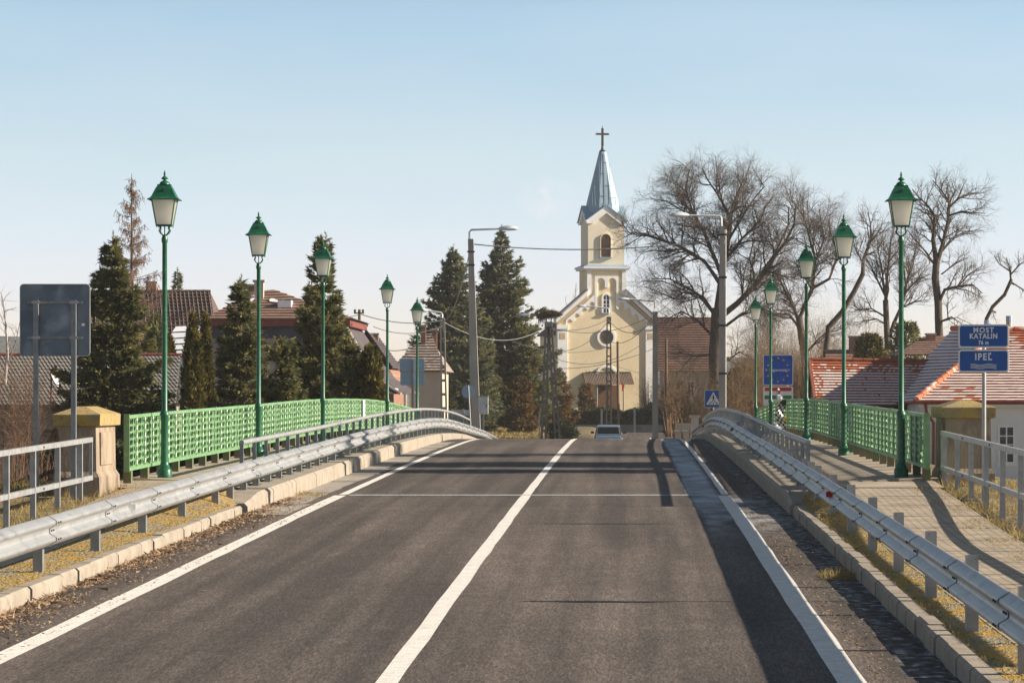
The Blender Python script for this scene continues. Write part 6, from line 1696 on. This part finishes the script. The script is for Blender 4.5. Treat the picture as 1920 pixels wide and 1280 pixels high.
# brown brush and small trees
for i, (px, Y, yt, wp, mm, lv, lab) in enumerate((
    (1262, 300, 640, 70, M_brush, 900, 'tawny leafless shrub beside the brown wooden pole right of the church'),
    (1300, 250, 660, 80, M_brush, 1200, 'dense brown shrub at the foot of the huge bare tree, left side'),
    (1335, 240, 700, 70, M_brush, 1200, 'low tawny shrub behind the pedestrian crossing sign'),
    (1385, 236, 640, 90, M_brush, 1200, 'brown shrub right of the tall grey pole'),
    (1425, 230, 600, 80, M_brush, 1000, 'tall tawny shrub behind the farthest right lamp'),
    (1460, 250, 610, 90, M_brush, 900, 'brown thicket behind the blue border sign'),
    (1500, 245, 600, 80, M_brush, 900, 'pale brown thicket right of the blue border sign'),
    (1545, 262, 612, 80, M_brush, 700, 'loose brown shrub above the left end of the orange roof wing'),
    (1440, 272, 520, 120, M_brush, 500, 'tall tangled leafless thicket above the blue border sign'),
    (1525, 276, 535, 120, M_brush, 500, 'tall tangled leafless thicket between the second and third right lamps'),
    (1622, 282, 560, 100, M_brush, 400, 'fine leafless thicket behind the leaning bare tree'),
    (1690, 270, 600, 90, M_brush, 600, 'fine brown shrub behind the nearest right lamp'),
    (1800, 270, 600, 70, M_brush, 500, 'fine twiggy shrub left of the name signs above the roof'),
    (1218, 348, 690, 38, M_brush, 600, 'thin leafless shrub against the right corner of the church'),
    (30, 128, 640, 120, M_larch, 0, 'reddish leafless shrub before the grey-roofed bungalow at the left edge'))):
    brush(lab, px, Y, yt, wp, -1.2, 60+i, mm, stems=30, leaves=lv, name='bare_shrub')
brush('dense red-brown shrub behind the left railing at the frame edge', 15, 60.5, 770, 110, -.4, 80, M_larch, stems=34, r=.012)
brush('dark red-brown shrub between the left railing and the stone pillar', 78, 62.0, 805, 60, -.4, 81, M_larch, stems=24, r=.010)
brush('brown shrub behind the far right railing below the white house', 1900, 64.0, 905, 90, -.9, 82, M_larch, stems=24, r=.010)
brush('low bramble bush below the right railing, left of the edge', 1860, 66.0, 915, 60, -1.0, 83, M_brush, stems=18, r=.010)
bare_tree('pale bare birch at the left edge above the bungalow roof', 142,
  [([(2,900),(8,760),(14,660)], .10, .06), ([(14,660),(10,600),(4,556)], .05, .015), ([(12,690),(30,640),(38,600)], .035, .01), ([(10,720),(-10,660),(-20,620)], .035, .01)], 84,
  conv=lambda a, b: (a, b), m=mat('birch_bark',(.5,.45,.42),(.3,.26,.24),scale=6), mt=mat('birch_twig',(.32,.24,.22)), spec=[(.25,.5,1.2,.02,.7,.15),(.18,.25,.6,.010,.6,.05)])
bare_tree('golden-leaved young tree behind the left shoulder of the church', 372,
  [([(1072,790),(1074,640),(1076,580)], .12, .08), ([(1076,600),(1078,560),(1080,534)], .05, .02), ([(1076,610),(1064,580),(1060,562)], .05, .02), ([(1076,600),(1090,570),(1092,548)], .05, .02)], 85,
  conv=lambda a, b: (a, b), mt=M_brush, spec=[(.3,.5,1.2,.03,.5,.4),(.2,.2,.5,.02,.5,.3)])
# evergreens behind the right roofs
blobtree('evergreen_shrub', 'olive evergreen shrub above the orange roof wing behind the second right lamp', 1632, 240, 628, 60, -1.2, 90, M_thuja, n=10000, shape='ball', size=.2, group=TG)
blobtree('evergreen_shrub', 'olive evergreen shrub right of the leaning tree above the orange roof', 1700, 245, 606, 66, -1.2, 91, M_needle, n=9000, shape='ball', size=.2, group=TG)
blobtree('evergreen_shrub', 'dark evergreen shrub at the foot of the huge bare tree, right side', 1400, 256, 690, 90, -1.2, 92, M_thuja, n=12000, shape='ball', size=.2, group=TG)
blobtree('evergreen_shrub', 'dark evergreen bush behind the square concrete pole', 1268, 320, 715, 62, -1.2, 93, M_hedge, n=9000, shape='egg', size=.2, group=TG)

# far woodland band that closes the horizon
rs = np.random.RandomState(7); n = 60000
C = np.stack([rs.uniform(-150, 160, n), rs.uniform(480, 520, n), rs.uniform(0, 1, n)], 1)
C[:,2] = -1.2 + C[:,2]*(4.2 + 1.6*np.sin(C[:,0]*.16) + 1.1*np.sin(C[:,0]*.53+1)); D = rs.normal(size=(n,3)); D[:,2] += .6; sz = rs.uniform(.3, .9, n)
cards('distant_woodland', C, D, sz, sz*.6, M_brush, None, rs)
tag(bpy.data.objects['distant_woodland'], kind='stuff')

# ------------------------------------------------------------------ grass, litter
def grass(name, xs, ys, n, seed, h=(.06,.20), m=None, dens=None, zf=None, wd=.006):
    rs = np.random.RandomState(seed); x = rs.uniform(xs[0], xs[1], n); y = rs.uniform(ys[0], ys[1], n)
    f = np.sin(x*3.1+seed)+np.sin(y*1.7+x)+np.sin(x*7.3-y*2.3); keep = f > rs.uniform(-2.2, 1.6, n)
    if dens is not None: keep &= dens(x, y, rs)
    x, y = x[keep], y[keep]; z = np.array([(zf or terrain_z)(a, b) for a, b in zip(x, y)])
    L = rs.uniform(h[0], h[1], len(x)); D = rs.normal(0, .75, (len(x),3)); D[:,2] = 1
    cards(name, np.stack([x, y, z-.01], 1), D, L, np.full(len(x), wd)*rs.uniform(.8,2,len(x)), m or M_straw, None, rs)
    tag(bpy.data.objects[name], kind='stuff')
grass('dry_grass', (-12.5, -7.4), (36, 57), 42000, 101)
grass('verge_grass', (4.66, 8), (36, 61), 42000, 102)
grass('verge_weeds', (-9.5, -7.9), (54.5, 57.5), 2500, 103, m=M_hedge)
grass('path_edge_grass', (4.2, 4.75), (38, 56), 6000, 104, h=(.02,.07), zf=lambda a, b: RD(b)+.165+PR(b))
grass('village_grass', (-11, -4.5), (268, 300), 14000, 105, h=(.10,.3), wd=.05)
def litter(name, x0, x1, y0, y1, n, seed, peak, m=None, h=.03, L=(.03,.13)):
    rs = np.random.RandomState(seed); x = peak + np.abs(rs.exponential((x1-x0)*.22, n))*np.sign(x1-x0+1e-9)*(1 if peak == x0 else -1)
    y = rs.uniform(y0, y1, n); x = np.clip(x, min(x0,x1), max(x0,x1)); f = np.sin(y*1.9+seed)+np.sin(y*.63)+.8*np.sin(y*5.3)
    keep = f > rs.uniform(-2.4, 1.3, n); x, y = x[keep], y[keep]; z = np.array([RD(b) for b in y]) + rs.uniform(.004, h, len(y))
    D = rs.normal(size=(len(x),3)); D[:,2] = np.abs(D[:,2])*.28; l = rs.uniform(*L, len(x))
    cards(name, np.stack([x,y,z],1), D, l, l*rs.uniform(.10,.4,len(x)), m or M_litter, None, rs); tag(bpy.data.objects[name], kind='stuff')
grass('moss_strip_grass', (-6.62, -5.95), (24, 54), 9000, 106, h=(.015,.06), zf=lambda a, b: RD(b)+.155+PR(b)*(-5.9-a)/.72)
grass('kerb_strip_grass', (2.60, 3.1), (22, 56), 9000, 107, h=(.015,.07), zf=lambda a, b: RD(b)+.155+PR(b)*min(1,max(0,(a-2.58)/.4)))
litter('dead_leaves', -5.76, -4.95, 25, 61, 26000, 111, -5.76, L=(.012,.05))
litter('dry_stalks', -5.74, -5.2, 25, 60, 2500, 112, -5.74, m=M_litter, h=.04, L=(.03,.12))
litter('gutter_litter', 1.8, 2.42, 24, 60, 5000, 113, 1.8, L=(.01,.035), h=.012)
grass('kerb_weeds', (2.05, 2.44), (38.6, 39.6), 500, 114, h=(.04,.16), zf=lambda a, b: RD(b), m=M_straw)
grass('joint_weeds', (-5.75, -5.25), (61.4, 63.2), 900, 115, h=(.04,.14), zf=lambda a, b: RD(b), m=M_straw)

# high-crowned trees on the river bank, right of the frame: they shade the crest of the road
for i, (x, Y, hh, r, rad, nn_) in enumerate(((16.5, 76.6, 11.5, .20, 2.0, 6500), (18.0, 81.6, 12.0, .26, 3.0, 14000), (17.5, 90.5, 12.5, .22, 2.4, 4200))):
    rs = np.random.RandomState(200+i); zb = terrain_z(x, Y)-.1; out = [[], []]
    t = thing('pine', ['smaller', 'broadest', 'farthest'][i]+' high-crowned pine on the river bank outside the right fence', 'tree', (x, Y, zb), 'river bank pines')
    top = zb+hh+4.6; P = wob([(x,Y,zb), (x+.1,Y,zb+6), (x+.1,Y+.1,top-.5)], rs, .05)
    np_tubes('trunk', [(*P[k], *P[k+1], r*(1-.75*k/len(P)), r*(1-.75*(k+1)/len(P))) for k in range(len(P)-1)], 8, M_bark, t)
    br = []; tips = []
    for k in range(46):
        z = rs.uniform(7.2, top-.6); a = rs.uniform(0, 2*PI); L = rad*rs.uniform(.5, 1.05)*(1-.5*max(0,(z-9)/(top-9))); p = np.array([x+.1, Y+.05, z]); q = p+np.array([math.cos(a)*L, math.sin(a)*L, L*rs.uniform(0,.4)])
        br.append((*p, *q, .05, .015)); tips += [p+(q-p)*u for u in (.5,.7,.85,1)]
    np_tubes('branches', br, 4, M_bark, t); tips = np.array(tips); C = tips[rs.randint(0, len(tips), nn_)]+rs.normal(0,.26,(nn_,3)); sz = rs.uniform(.12,.3,nn_)
    D = rs.normal(size=(nn_,3)); D[:,2] += .4; cards('crown', C, D, sz, sz*.5, M_needle, t, rs)
# thin winter air
g = MB().box(-920, 920, -60, 3520, -8, 90)
hz = bpy.data.materials.new('haze'); hz.use_nodes = True; hn_ = hz.node_tree.nodes; hn_.remove(hn_['Principled BSDF'])
pv = hn_.new('ShaderNodeVolumePrincipled'); pv.inputs['Density'].default_value = 0.00013; pv.inputs['Color'].default_value = (.93,.95,1,1); pv.inputs['Anisotropy'].default_value = .0
hz.node_tree.links.new(pv.outputs[0], hn_['Material Output'].inputs['Volume'])
tag(g.build('haze', hz), kind='stuff')
